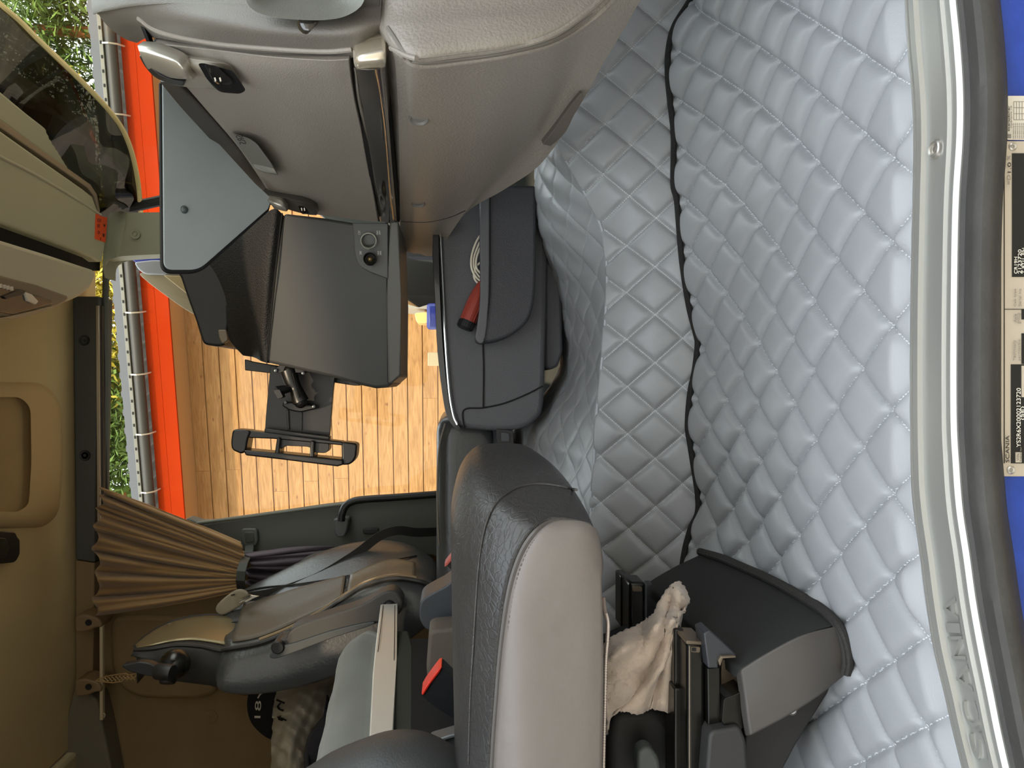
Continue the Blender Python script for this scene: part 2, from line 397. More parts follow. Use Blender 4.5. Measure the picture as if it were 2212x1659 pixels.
def wbox(name, s0, s1, z0, z1, o0, o1, mat, **k):
    vs = [wp(s, z, o) for o in (o0, o1) for s, z in ((s0, z0), (s1, z0), (s1, z1), (s0, z1))]
    return mesh(name, vs, [[0, 3, 2, 1], [4, 5, 6, 7], [0, 1, 5, 4], [1, 2, 6, 5], [2, 3, 7, 6], [3, 0, 4, 7]], mat, shed, bevel=.003, **k)
m_fas = M('orange_fascia', '#9c2c06', .9, var=.06, vscale=3, spec=.08)
wbox('fascia', -9, 12, 2.91, 3.02, .45, .475, m_fas)
wbox('fascia', -9, 12, 3.022, 3.13, .45, .470, m_fas)
wbox('soffit', -9, 12, 2.945, 2.975, 0, .45, M('soffit_board', '#b98c60', .8))
gut = tube('gutter', [wp(-9, 3.178, .53), wp(12, 3.178, .53)], .046, M('zinc_gutter', '#3a3733', .5, metal=.2), shed, n=20)
br = random.Random(2)
for i in range(26):
    s = -5.0 + i * .52
    tube('gutter_bracket', [wp(s, 3.10, .475), wp(s, 3.125, .55), wp(s, 3.178, .584), wp(s, 3.225, .575)], .007, M('bracket_metal', '#c9c2b0', .35, metal=.6), shed, n=6)
# corrugated roof sheet: its wavy edge then the slope
rv = []; rf = []; N = 520
for j, (zz, oo) in enumerate(((3.325, .53), (3.327, .50), (3.40, -.9), (3.5, -2.2))):
    for i in range(N):
        s = -8 + i * .04; rv.append(wp(s, zz + (.014 if i % 4 < 2 else -.014) * (1 if j < 2 else .6), oo))
for j in range(3):
    for i in range(N-1): rf.append([j*N+i, j*N+i+1, (j+1)*N+i+1, (j+1)*N+i])
rf2 = mesh('roof_sheet', rv, rf, M('grey_roof_sheet', '#52545a', .6), shed, smooth=False)
sd = rf2.modifiers.new('solid', 'SOLIDIFY'); sd.thickness = .012
wbox('roof_flashing', -8, 12, 3.25, 3.33, .50, .53, M('grey_roof_sheet'))
wbox('roof_trim', -8, 12, 3.222, 3.252, .52, .57, M('roof_edge', '#6c6a60', .5, var=.1))
for i in range(98):
    s = -3.6 + i * .105
    wbox_ = mesh('rib_hole', [wp(s+a, 3.238+bb, .568+cc) for cc in (0, .006) for a, bb in ((-.012, -.007), (.012, -.007), (.012, .006), (-.012, .006))], [[0, 3, 2, 1], [4, 5, 6, 7], [0, 1, 5, 4], [1, 2, 6, 5], [2, 3, 7, 6], [3, 0, 4, 7]], m_deep, shed, smooth=False)
# unseen block added behind the camera to keep low sun off the cab
struct(box('wall_sun_blocker', (-14, -9.0, -1.45), (14, -5.8, 6.3), M('blocker_pale', '#c9c6bd', .9), bevel=0))
struct(box('trim_sun_blocker', (-14.2, -9.2, 6.3), (14.2, -5.6, 6.5), M('blocker_top', '#555555', .9), bevel=0))

# mirror of the truck outside the far window
mr = thing('wing_mirror', 'blue and silver wing mirror housing outside the far window', 'wing mirror', tuple(P(320, 600, 3.5)))
m_blue = M('truck_blue_paint', '#1c3190', .25, coat=.6)
m_beige = M('mirror_beige', '#9c8f74', .5)
m_silv = M('mirror_silver', '#8c8c90', .35)
tube('mirror_arm', [P(420, 570, 3.5), P(420, 540, 3.1), P(400, 520, 2.97)], .03, m_black, mr, n=8)
pslab('blue_shell', rnd([(272, 546), (420, 540), (420, 574), (345, 572), (300, 571), (286, 562)], 12, 5), 3.35, .25, m_blue, mr, bevel=.02)
pslab('silver_shell', rnd([(288, 566), (330, 561), (430, 566), (430, 596), (345, 593), (312, 592), (298, 582)], 12, 5), 3.33, .28, m_silv, mr, bevel=.02)
pslab('mirror_back', crv([(303, 590), (345, 592), (420, 592), (470, 600), (470, 712), (440, 690), (400, 668), (352, 634), (318, 608)], 6, True), 3.35, .25, m_beige, mr, bevel=.025)
pslab('mirror_glass', [(352, 594), (470, 598), (470, 680), (410, 640)], 3.32, .03, M('mirror_rim', '#a08b62', .5), mr, bevel=.004)
# another vehicle seen low through the window
vh = thing('parked_truck', 'white and black truck front glimpsed between dashboard and storage box', 'truck', tuple(P(900, 640, 5.2)))
pslab('windscreen', rnd([(850, 520), (980, 520), (980, 700), (906, 664), (868, 640), (850, 600)], 10, 4), 5.2, .4, M('dark_truck', '#141414', .2), vh, bevel=.03)
pslab('white_body', rnd([(860, 652), (905, 664), (935, 655), (980, 690), (980, 672), (870, 664)], 2, 3), 5.15, .45, M('white_truck', '#a39d90', .4), vh, bevel=.01)
pslab('headlamp', rnd([(895, 676), (925, 674), (925, 698), (900, 697)], 6, 3), 5.12, .2, M('lamp_glassy', '#f2c27a', .2), vh, bevel=.02)
ln = mesh('blue_crate', [P(x, y, Y) for Y in (5.0, 5.3) for x, y in ((922, 655), (970, 655), (970, 712), (922, 712))], [[0, 3, 2, 1], [4, 5, 6, 7], [0, 1, 5, 4], [1, 2, 6, 5], [2, 3, 7, 6], [3, 0, 4, 7]], M('navy_plastic', '#10206e', .4), bevel=.02)
tag(ln, 'small navy blue plastic part seen beyond the storage box rim', 'crate')
slab_ = tag(pslab('white_board', rnd([(924, 761), (960, 761), (960, 790), (924, 790)], 2, 3), 5.6, .05, M('white_board', '#b5a582', .6), bevel=.003), 'small pale board leaning against the plank wall, just beyond the storage box', 'board')

# trees beyond the shed
rt = random.Random(11)
lm = {}
for nm, c in (('leaf_green', '#5f7626'), ('leaf_yellow', '#a39328'), ('leaf_dark', '#536a28')):
    mt_ = M(nm, c, .7, var=.3, vscale=1.5)
    lm[nm] = mt_
bark = M('pine_bark', '#a86a3c', .85, var=.3, vscale=6, bump=.6, bscale=20)
def tree(label, base, h, crown_z, rad, mat, n, name='pine_tree', dens=1.0):
    t = thing(name, label, 'tree', base, 'trees beyond the shed roof')
    bx_, by_, bz_ = base
    pts = [V(bx_ + rt.uniform(-.03, .03) * i, by_, bz_ + h * i / 6) for i in range(7)]
    tube('trunk', pts, .16, bark, t, n=8, taper=[1.2, 1.05, .95, .8, .6, .4, .2])
    vs = []; f = []
    blobs = []
    for _ in range(60):
        a = rt.uniform(0, 6.28); z_ = rt.uniform(*crown_z); q = rad * rt.uniform(.2, 1.0)
        blobs.append((V(bx_ + math.cos(a)*q, by_ + math.sin(a)*q, z_), rt.uniform(.5, 1.0)))
    for i in range(n * 2):
        c, rb = blobs[rt.randrange(len(blobs))]
        d = V(rt.gauss(0, 1), rt.gauss(0, 1), rt.gauss(0, .7)) * rb * .55
        c = c + d; u = V(rt.gauss(0, 1), rt.gauss(0, 1), rt.gauss(0, 1)).normalized(); w_ = u.orthogonal().normalized()
        l = rt.uniform(.05, .11); k = len(vs)
        vs += [c - u*l, c + w_*l*.35, c + u*l, c - w_*l*.35]; f.append([k, k+1, k+2, k+3])
    me = bpy.data.meshes.new('foliage'); me.from_pydata([tuple(v) for v in vs], [], f)
    link('foliage', me, lm[mat], t, smooth=False)
tree('bright yellow green tree over the shed roof beside the far A pillar', (3.2, 13.5, -1.45), 9, (3.8, 8.0), 1.5, 'leaf_yellow', 9000, 'broadleaf_tree')
tree('yellow and green pine crown in the middle of the far window top', (1.4, 14.5, -1.45), 10, (3.8, 8.0), 1.5, 'leaf_yellow', 8000)
tree('green pine crown behind the orange trunk over the shed roof', (-.2, 15.5, -1.45), 10, (3.8, 8.2), 1.5, 'leaf_green', 8500)
tree('dark green pine crown next to the gathered brown curtain', (-1.9, 14.5, -1.45), 10, (3.8, 8.2), 1.4, 'leaf_dark', 8500)
tree('green pine seen through the windscreen under the sun visor edge', (5.6, 12.5, -1.45), 11, (3.8, 8.6), 1.6, 'leaf_green', 9000)
tree('tall pine with orange trunk at the corner of the windscreen', (7.6, 13.5, -1.45), 12, (3.8, 9.0), 1.7, 'leaf_dark', 9000)
tree('loose pine seen through the windscreen beside the dashboard edge', (9.8, 14.5, -1.45), 12, (3.8, 9.5), 2.0, 'leaf_green', 8000)
# ================================================================== QUILTED FLOOR
def quiltmat(name, col):
    mt = bpy.data.materials.new(name); mt.use_nodes = True; nt = mt.node_tree; b = nt.nodes['Principled BSDF']
    b.inputs['Roughness'].default_value = .38; b.inputs['Specular IOR Level'].default_value = .45
    uv = nt.nodes.new('ShaderNodeUVMap'); sp = nt.nodes.new('ShaderNodeSeparateXYZ'); nt.links.new(uv.outputs[0], sp.inputs[0])
    def mth(op, a, b_=None, c=None):
        n = nt.nodes.new('ShaderNodeMath'); n.operation = op
        for i, x in enumerate((a, b_, c)):
            if x is None: continue
            if isinstance(x, (int, float)): n.inputs[i].default_value = x
            else: nt.links.new(x, n.inputs[i])
        return n.outputs[0]
    def line(u, v):
        d = mth('ABSOLUTE', mth('SUBTRACT', mth('FRACT', mth('ADD', u, .5)), .5))
        ln = mth('LESS_THAN', d, .009)
        dash = mth('LESS_THAN', mth('FRACT', mth('MULTIPLY', v, 17)), .55)
        return mth('MULTIPLY', ln, dash), mth('LESS_THAN', d, .02)
    a, ga = line(sp.outputs['X'], sp.outputs['Y']); c, gc = line(sp.outputs['Y'], sp.outputs['X'])
    mk = mth('MAXIMUM', a, c); gr = mth('MAXIMUM', ga, gc)
    tc = nt.nodes.new('ShaderNodeTexCoord')
    m1 = nt.nodes.new('ShaderNodeMix'); m1.data_type = 'RGBA'; m1.inputs['A'].default_value = lin(col)
    m1.inputs['B'].default_value = lin('#c2c4c5'); nt.links.new(mk, m1.inputs['Factor'])
    nt.links.new(m1.outputs['Result'], b.inputs['Base Color'])
    n = nt.nodes.new('ShaderNodeTexNoise'); n.inputs['Scale'].default_value = 420; n.inputs['Detail'].default_value = 2
    nt.links.new(tc.outputs['Object'], n.inputs['Vector'])
    n2 = nt.nodes.new('ShaderNodeTexNoise'); n2.inputs['Scale'].default_value = 14; n2.inputs['Detail'].default_value = 2
    nt.links.new(tc.outputs['Object'], n2.inputs['Vector'])
    hh = mth('ADD', mth('MULTIPLY', n.outputs['Fac'], .25), mth('ADD', mth('MULTIPLY', mk, .5), mth('ADD', mth('MULTIPLY', gr, -.9), mth('MULTIPLY', n2.outputs['Fac'], 2.2))))
    bp = nt.nodes.new('ShaderNodeBump'); bp.inputs['Strength'].default_value = .42; bp.inputs['Distance'].default_value = .0022
    nt.links.new(hh, bp.inputs['Height']); nt.links.new(bp.outputs[0], b.inputs['Normal'])
    return mt
m_quilt = quiltmat('quilted_grey_leather', '#919395')
DX, DY = .1, .128
def puff(s, t, A=.0075):
    a = abs(math.sin(math.pi * s)); b = abs(math.sin(math.pi * t))
    return A * (1 - math.exp(-5.5 * a)) * (1 - math.exp(-5.5 * b)) * (.85 + .15 * a * b)
def quilt_sheet(name, F, U, nu, nv, mat, amp=.0075, parent=None, fade=lambda u, v: 1.0):     # F(i,j)->point, U(i,j)->(x,y) in metres on the cloth
    pts = [[F(i / (nu-1), j / (nv-1)) for j in range(nv)] for i in range(nu)]
    uvs = [[U(i / (nu-1), j / (nv-1)) for j in range(nv)] for i in range(nu)]
    vs = []; st = []
    rq = random.Random(5)
    for i in range(nu):
        for j in range(nv):
            a = pts[min(i+1, nu-1)][j] - pts[max(i-1, 0)][j]; b = pts[i][min(j+1, nv-1)] - pts[i][max(j-1, 0)]
            n = a.cross(b).normalized()
            if n.dot(CAM - pts[i][j]) < 0: n = -n
            x, y = uvs[i][j]; s = x / DX + y / DY; t = x / DX - y / DY
            cell = math.sin(math.floor(s) * 12.9 + math.floor(t) * 78.2)
            vs.append(pts[i][j] + n * puff(s, t, amp) * (1 + .18 * cell) * fade(i / (nu-1), j / (nv-1))); st.append((s, t))
    f = [[i*nv+j, i*nv+j+1, (i+1)*nv+j+1, (i+1)*nv+j] for i in range(nu-1) for j in range(nv-1)]
    me = bpy.data.meshes.new(name); me.from_pydata([tuple(v) for v in vs], [], f); me.update()
    # normals towards the viewer side
    if me.polygons[len(f)//2].normal.dot(CAM - vs[f[len(f)//2][0]]) < 0: me.flip_normals()
    ul = me.uv_layers.new(name='UVMap')
    for lp in me.loops: ul.data[lp.index].uv = st[lp.vertex_index]
    o = link(name, me, mat, parent, smooth=False)
    me.polygons.foreach_set('use_smooth', [True] * len(me.polygons))
    sd = o.modifiers.new('thickness', 'SOLIDIFY'); sd.thickness = .006; sd.offset = -1
    return o
# measured edges, as functions of the picture row
def interp(tab, y):
    for (a, b), (c, d) in zip(tab[:-1], tab[1:]):
        if y <= c: return b + (d - b) * max(0, (y - a)) / (c - a) if y > a else b
    return tab[-1][1]
def smoothtab(tab):
    c = crv(tab, 8); return [(p[0], p[1]) for p in c]
SILL_I = smoothtab([(-120, 1950), (0, 1957), (100, 1963), (200, 1972), (300, 1976), (450, 1974), (700, 1969), (1000, 1970), (1100, 1976), (1200, 1990), (1300, 2003), (1400, 2019), (1500, 2043), (1600, 2066), (1800, 2118)])
SILL_O = smoothtab([(-120, 2058), (0, 2068), (100, 2078), (200, 2084), (300, 2083), (450, 2074), (700, 2070), (900, 2070), (1000, 2075), (1100, 2083), (1200, 2098), (1300, 2112), (1400, 2130), (1500, 2150), (1600, 2170), (1800, 2216)])
BASE = smoothtab([(-400, 1530), (-60, 1510), (0, 1500), (60, 1465), (110, 1452), (165, 1450), (230, 1456), (300, 1463), (400, 1462), (440, 1470), (560, 1480), (660, 1495), (720, 1510), (745, 1514), (800, 1508), (850, 1498), (920, 1493), (970, 1500), (1090, 1516), (1140, 1499), (1190, 1486), (1250, 1480), (1400, 1480), (1700, 1480), (2300, 1480)])
YB = 1.55
def xcurve(tab, fn):      # table of (world x -> point) along an edge
    pts = []
    y = tab[0][0]
    while y <= tab[-1][0]:
        pts.append(fn(interp(tab, y), y)); y += 8
    return pts
EB = xcurve(BASE, lambda px, py: P(px, py, YB))
ES = xcurve(SILL_I, lambda px, py: PZ(px, py, .003))
def at_x(E, x):
    lo, hi = 0, len(E) - 1                      # x falls along the list
    if x >= E[0].x: return E[0] + (E[0] - E[1]) * ((x - E[0].x) / (E[0].x - E[1].x))
    if x <= E[-1].x: return E[-1] + (E[-1] - E[-2]) * ((x - E[-1].x) / (E[-1].x - E[-2].x))
    while hi - lo > 1:
        md = (lo + hi) // 2
        if E[md].x > x: lo = md
        else: hi = md
    t = (x - E[lo].x) / (E[hi].x - E[lo].x); return E[lo].lerp(E[hi], t)
OX, OY = PZ(1872.3, 627, 0).x, PZ(1872.3, 627, 0).y
X0, X1 = .92, -.95
def ffloor(u, v):
    x = X0 + (X1 - X0) * u
    a = max(at_x(ES, max(min(x, .55), -.62)).y, .70); a = a + .004
    y = a + (YB - a) * v
    zb = at_x(EB, x).z
    t = max(0, min(1, (y - 1.12) / (YB - 1.12))); z = zb * t * t
    return V(x, y, z + .004 * math.sin(x * 9 + 1) * (v * (1 - v) * 4))
def ufloor(u, v):
    p = ffloor(u, v); return (p.x - OX, p.y - OY)
mat_o = quilt_sheet('quilted_floor_mat', ffloor, ufloor, 480, 210, m_quilt, .015, fade=lambda u, v: min(1, v / .03) * .97 + .03)
tag(mat_o, 'light grey diamond quilted leather floor mat between the door sill and the centre tunnel', 'floor mat')
# piping between mat and tunnel
m_pip = M('black_piping_fabric', '#161514', .85, bump=.8, bscale=500)
pip = tube('black_piping', [p + V(0, -.010, .010) for p in EB if -.62 < p.x < .85], .0066, m_pip, n=8)
tag(pip, 'thin wavy black fabric piping along the seam between quilted mat and tunnel cover', 'piping')

# tunnel cover: front face and top
CRS = smoothtab([(-400, 1080), (-60, 1100), (0, 1112), (100, 1150), (200, 1178), (315, 1207), (360, 1232), (420, 1266), (500, 1303), (600, 1313), (720, 1307), (800, 1300), (920, 1288), (1000, 1285), (1090, 1278), (1220, 1285), (1450, 1290), (2300, 1290)])
YC = 1.65
EC = xcurve(CRS, lambda px, py: P(px, py, YC))
cover = thing('tunnel_cover', 'light grey diamond quilted cover over the raised centre tunnel', 'tunnel cover', (0, 1.7, 0))
def fface(u, v):
    x = X0 + (X1 - X0) * u; a = at_x(EB, x); b = at_x(EC, x)
    return a.lerp(b, v) + V(0, -.014 * math.sin(math.pi * v), 0) * (1 + .3 * math.sin(x * 17))
HF = 0.9
def uface(u, v):
    p = fface(u, v); b = at_x(EB, p.x)
    return (p.x - P(1410, 682, 1.6).x, (p.z - P(1410, 682, 1.6).z) * 1.24)
quilt_sheet('tunnel_face', fface, uface, 440, 66, m_quilt, .012, cover)
TOPT = smoothtab([(300, 1198), (330, 1170), (360, 1159), (420, 1157), (480, 1163), (540, 1180), (600, 1198), (680, 1206), (760, 1213), (800, 1209), (830, 1192), (870, 1160), (905, 1122), (940, 1104), (1000, 1098), (1100, 1098), (1300, 1100), (2300, 1100)])
def ytop(py): return 1.95 if py < 500 else 1.95 + .4 * min(1, (py - 500) / 400)
ET = xcurve(TOPT, lambda px, py: P(px, py, ytop(py)))
# crease restricted to the visible part
C0 = [p for p in EC]
def ftop(u, v):
    py = 306 + (1900 - 306) * u
    a = P(interp(CRS, py), py, YC); b = P(interp(TOPT, py), py, ytop(py))
    bul = .035 * math.sin(math.pi * min(1, v * 1.0)) * max(.25, 1 - abs(py - 430) / 260)
    return a.lerp(b, v) + V(0, -.25, .75) * bul * (.35 if py > 600 else .6) + V(0, 0, .003 * math.sin(py * .09 + v * 9) * v * (1-v) * 4)
def utop(u, v):
    p = ftop(u, v); return (p.x - P(1300, 640, YC).x, (p.y - YC) * 1.0 + (p.z - .21) * .5)
quilt_sheet('tunnel_top', ftop, utop, 400, 130, m_quilt, .0045, cover)
seam = [P(interp(CRS, y), y, YC) + V(0, -.003, .002) for y in range(306, 1300, 12)]
tube('seam_roll', seam, .0035, M('seam_grey', '#a3a7ad', .45), cover, n=8)
# dark tunnel core under the top so nothing shows through behind its far edge
und = [[ftop(i / 40, v) + V(0, 0, -.02) for v in (0.03, .5, 1)] + [V(ftop(i / 40, 1).x, ftop(i / 40, 1).y + .01, .0)] for i in range(41)]
uv_ = [p for r_ in und for p in r_]
struct(mesh('tunnel_core', uv_, [[i*4+j, i*4+j+1, (i+1)*4+j+1, (i+1)*4+j] for i in range(40) for j in range(3)], m_deep))

# ================================================================== DOOR SILL
m_sill = M('satin_sill', '#a3a29c', .34, metal=.55, bump=.06, bscale=40, stretch=(2, 30, 30))
sill = thing('door_sill_plate', 'silver ribbed door sill plate embossed with the word SCANIA', 'door sill plate', (0, .8, 0))
ts = [(0, -.002), (.02, .003), (.05, .003), (.065, -.001), (.09, -.001), (.105, .004), (.2, .004), (.225, -.001), (.64, -.001), (.66, .004), (.73, .0045), (.76, .001), (.83, .001), (.86, .005), (.93, .005), (.985, .001), (1.0, -.008)]
def edge_rows(ys, fn): return [[fn(y, t, z) for t, z in ts] for y in ys]
ys = list(range(-110, 1790, 12))
SW = .0
def spt(y, t, z):
    a, b = interp(SILL_I, y), interp(SILL_O, y); q = PZ(a + (b - a) * t, y, 0.0); return V(q.x, q.y, z)
rows = edge_rows(ys, spt)
vs = [p for r_ in rows for p in r_]; n = len(ts)
vb = [V(p.x, p.y, -.014) for p in vs]; K = len(vs)
fs = [[i*n+j, i*n+j+1, (i+1)*n+j+1, (i+1)*n+j] for i in range(len(ys)-1) for j in range(n-1)]
fs += [[x + K for x in f[::-1]] for f in fs]
mesh('plate', vs + vb, fs, m_sill, sill, ang=25)
def fit_text(name, body, pa, pb, up, h, mat, parent=None, ext=.0004):   # text from pa to pb, capital height h
    pa = Vector(pa); pb = Vector(pb)
    o = text(name, body, 1.0, (0, 0, 0), (1, 0, 0), (0, 1, 0), mat, None, ext=0.0)
    xs = [v.co.x for v in o.data.vertices]; yy = [v.co.y for v in o.data.vertices]
    x0, x1, y0, y1 = min(xs), max(xs), min(yy), max(yy)
    xa = (pb - pa); L = xa.length; xa.normalize(); ya = Vector(up); ya = (ya - xa * ya.dot(xa)).normalized(); za = xa.cross(ya)
    nv = len(o.data.vertices)
    me = o.data
    bm = bmesh.new(); bm.from_mesh(me)
    g = bmesh.ops.extrude_face_region(bm, geom=bm.faces[:]); 
    top = [e for e in g['geom'] if isinstance(e, bmesh.types.BMVert)]; ts_ = set(top)
    for v in bm.verts:
        u_ = (v.co.x - x0) / (x1 - x0) * L; w_ = ((v.co.y - y0) / (y1 - y0) - .5) * h
        v.co = pa + xa * u_ + ya * w_ + za * (ext if v in ts_ else 0)
    bmesh.ops.recalc_face_normals(bm, faces=bm.faces)
    bm.to_mesh(me); bm.free()
    if parent is not None: o.parent = parent; o.matrix_parent_inverse = parent.matrix_basis.inverted()
    return o
# SCANIA, one letter after another along the bend
w_ = 'SCANIA'; y0_, y1_ = [1643, 1574, 1497, 1427, 1368, 1341], [1576, 1510, 1431, 1370, 1344, 1285]
for ch, ya_, yb_ in zip(w_, y0_, y1_):
    ta = .46
    A = spt(ya_, ta, -.0012); B = spt(yb_, ta, -.0012)
    upd = spt((ya_+yb_)/2, .3, 0) - spt((ya_+yb_)/2, .6, 0)
    o = fit_text('letter', ch, A.lerp(B, .05), A.lerp(B, .92), upd, .024, m_sill, sill, ext=.0034)
sc = spt(322, .42, 0)
lathe('screw', [(0, .001), (.003, .001), (.0035, -.0005), (.006, -.0005), (.0065, .0015), (.0085, .0025), (.010, .0015), (.011, -.002), (0, -.002)], sc + V(0, 0, .0005), (0, 0, 1), m_satin, sill)
# rubber door seal, then the blue painted step panel
prof = [(0, -.016), (5, -.022), (12, -.006), (18, -.012), (24, -.013), (30, -.003), (44, .002), (60, -.004), (70, -.014), (78, -.034)]
rows = [[PZ(interp(SILL_O, y) + o_, y, z_) for o_, z_ in prof] for y in ys]
G = [crv(r_, 3) for r_ in rows]; n = len(G[0])
rub = mesh('door_seal', [p for r_ in G for p in r_], [[i*n+j, i*n+j+1, (i+1)*n+j+1, (i+1)*n+j] for i in range(len(G)-1) for j in range(n-1)], m_rub)
rub.modifiers.new('thickness', 'SOLIDIFY').thickness = .006
struct(rub); rub.name = 'trim_10'
lathe('drain_hole', [(0, .0006), (.0045, .0006), (.0055, 0), (.0055, -.003), (0, -.003)], P(2119, 473, .788), (0, -.3, 1), m_deep, rub)
SILL_P = smoothtab([(-120, 2064), (300, 2068), (900, 2069), (1050, 2069), (1120, 2080), (1200, 2096), (1300, 2112), (1400, 2130), (1500, 2150), (1600, 2170), (1800, 2216)])
def pan(y, o_, z_):
    q = PZ(interp(SILL_P, y) + 74, y, -.03); return V(q.x, q.y + o_, z_)
def panY(y): return pan(y, 0, 0).y
m_step = M('step_blue_paint', '#1c3f9c', .45, bump=.25, bscale=260, var=.12, vscale=50)
rows = [[pan(y, .04, -.02), pan(y, 0.002, -.028), pan(y, -.004, -.05), pan(y, -.006, -.3), pan(y, 0.05, -.34)] for y in ys]
n = 5
stp = mesh('wall_step_panel', [p for r_ in rows for p in r_], [[i*n+j, i*n+j+1, (i+1)*n+j+1, (i+1)*n+j] for i in range(len(ys)-1) for j in range(n-1)], m_step)
stp.modifiers.new('thickness', 'SOLIDIFY').thickness = .003
struct(stp)
# type plate and label on the step panel
def pp(px, py, off=-.006): return P(px, py, panY(600) + off)
plate = thing('type_plate', 'riveted metal type plate with black blocks and vehicle numbers on the blue step panel', 'type plate', tuple(pp(2200, 650)))
def rect(name, x0, x1, y0, y1, mat, parent, off=-.0085, th=.0012, r=0):
    pts = [(x0, y0), (x1, y0), (x1, y1), (x0, y1)]
    if r: pts = rnd(pts, r, 5)
    return slab(name, [pp(a, b, off) for a, b in pts], (0, th, 0), mat, parent, bevel=0)
m_pl = M('type_plate_metal', '#c9bfae', .4, metal=.35, bump=.05, bscale=200)
m_plb = M('plate_black', '#12120f', .45); m_plw = M('plate_print_white', '#e4dfd2', .6); m_plg = M('plate_print_grey', '#8b857a', .6)
rect('plate', 2163, 2300, 305, 1029, m_pl, plate, off=-.008, th=.003, r=10)
rect('frame_line', 2169.5, 2170.5, 1001, 330, m_plb, plate, -.0088, .0008)
rect('black_block', 2184.5, 2300, 787, 1001, m_plb, plate, -.0088, .0008)
rect('black_block', 2187, 2300, 331, 598, m_plb, plate, -.0088, .0008)
rect('black_block', 2207.5, 2300, 668, 690, m_plb, plate, -.0088, .0008)
rect('black_block', 2207.5, 2300, 720, 786, m_plb, plate, -.0088, .0008)
rect('light_block', 2194, 2207, 977, 999, m_pl, plate, -.0094, .0006)
rect('light_block', 2207, 2300, 790, 858, m_pl, plate, -.0094, .0006)
rect('frame_line', 2170, 2300, 667.3, 668.5, m_plb, plate, -.0088, .0008)
UPZ = (0, 0, 1)
def ptext(body, x, ya, yb, hpx, mat, parent, off=-.0096):
    h = (pp(x - hpx/2, ya, off) - pp(x + hpx/2, ya, off)).length
    return fit_text('lettering', body, pp(x, ya, off), pp(x, yb, off), UPZ, h, mat, parent, .0003)
ptext('SCANIA', 2176, 999, 941, 8, m_plb, plate)
ptext('YS2R6X20002123720', 2200, 966, 838, 9, m_plw, plate)
ptext('VIN', 2199, 995, 980, 5, m_plg, plate)
ptext('Regist for', 2205, 997, 965, 4, m_plg, plate)
ptext('(SE)', 2209, 907, 878, 8, m_plw, plate)
ptext('CR19H', 2194, 591, 555, 7, m_plw, plate)
ptext('2123720', 2202.5, 591, 539, 7.5, m_plw, plate)
ptext('T 971L EN', 2211, 591, 536, 7.5, m_plw, plate)
ptext('Cab type', 2193, 662, 624, 6, m_plg, plate)
ptext('Serial no', 2203, 662, 624, 6, m_plg, plate)
ptext('Axle', 2193, 696, 678, 6, m_plg, plate)
ptext('group', 2202, 699, 676, 7, m_plg, plate)
ptext('Technically', 2192, 779, 735, 7, m_plg, plate)
ptext('permissible', 2202, 779, 733, 7, m_plg, plate)
ptext('1.0', 2180, 373, 351, 7, m_plb, plate)
ptext('%', 2179, 346, 336, 7, m_plg, plate)
ptext('=D', 2179, 399, 378, 7, m_plg, plate)
for px, py in ((2187, 317), (2183, 1015)):
    lathe('rivet', [(0, .0005), (.0012, .0005), (.0014, .0014), (.003, .0022), (.0042, .001), (.0045, -.001), (0, -.001)], pp(px, py, -.008), (0, -1, 0), m_satin, plate)
lab = thing('paper_label', 'small white printed label with a table above the type plate on the blue panel', 'label', tuple(pp(2200, 255)))
m_paper = M('label_paper', '#d8d2c4', .6)
rect('sheet', 2175, 2300, 207, 302, m_paper, lab, -.0085, .001, r=5)
for i in range(4): rect('table_line', 2190, 2290, 219 + i*13, 219.7 + i*13, m_plg, lab, -.0090, .0005)
for x in (2190, 2196, 2202, 2208): rect('table_line', x, x + .5, 219, 258, m_plg, lab, -.0090, .0005)
ptext('Eberspächer', 2179.5, 283, 229, 4, m_plb, lab)
ptext('Hydronic 10', 2184.5, 276, 229, 4, m_plg, lab)
for k_, x in enumerate((2189, 2193.5, 2198, 2202.5, 2207, 2211)): ptext('Nennspannung 24', x, 300, 266, 2.6, m_plg, lab)
ptext('IIII', 2180, 298, 290, 8, m_plb, lab)
# ================================================================== DASHBOARD
m_dash = M('dash_grey_plastic', '#8b857c', .5, bump=.35, bscale=520, detail=2)
m_dashT = M('dash_grain_plastic', '#857f76', .45, bump=.5, bscale=260, detail=1)
m_dashG = M('dash_gap', '#050505', .8)
m_dk = M('console_dark_plastic', '#3f4040', .5, bump=.2, bscale=700)
m_leath = M('dash_leather_black_shaded', '#0c0b0b', .6, bump=.9, bscale=330, detail=2)  # darkened so the colour carries the shade under the tray
m_gloss = M('gloss_black_trim', '#3a342c', .09, coat=1.0, spec=.8, metal=.35)
dash = thing('dashboard', 'long grey truck dashboard with storage lids, silver latches and gloss trim strip', 'dashboard', (.6, 1.4, .3))
EXT = (.10, .16, 0)
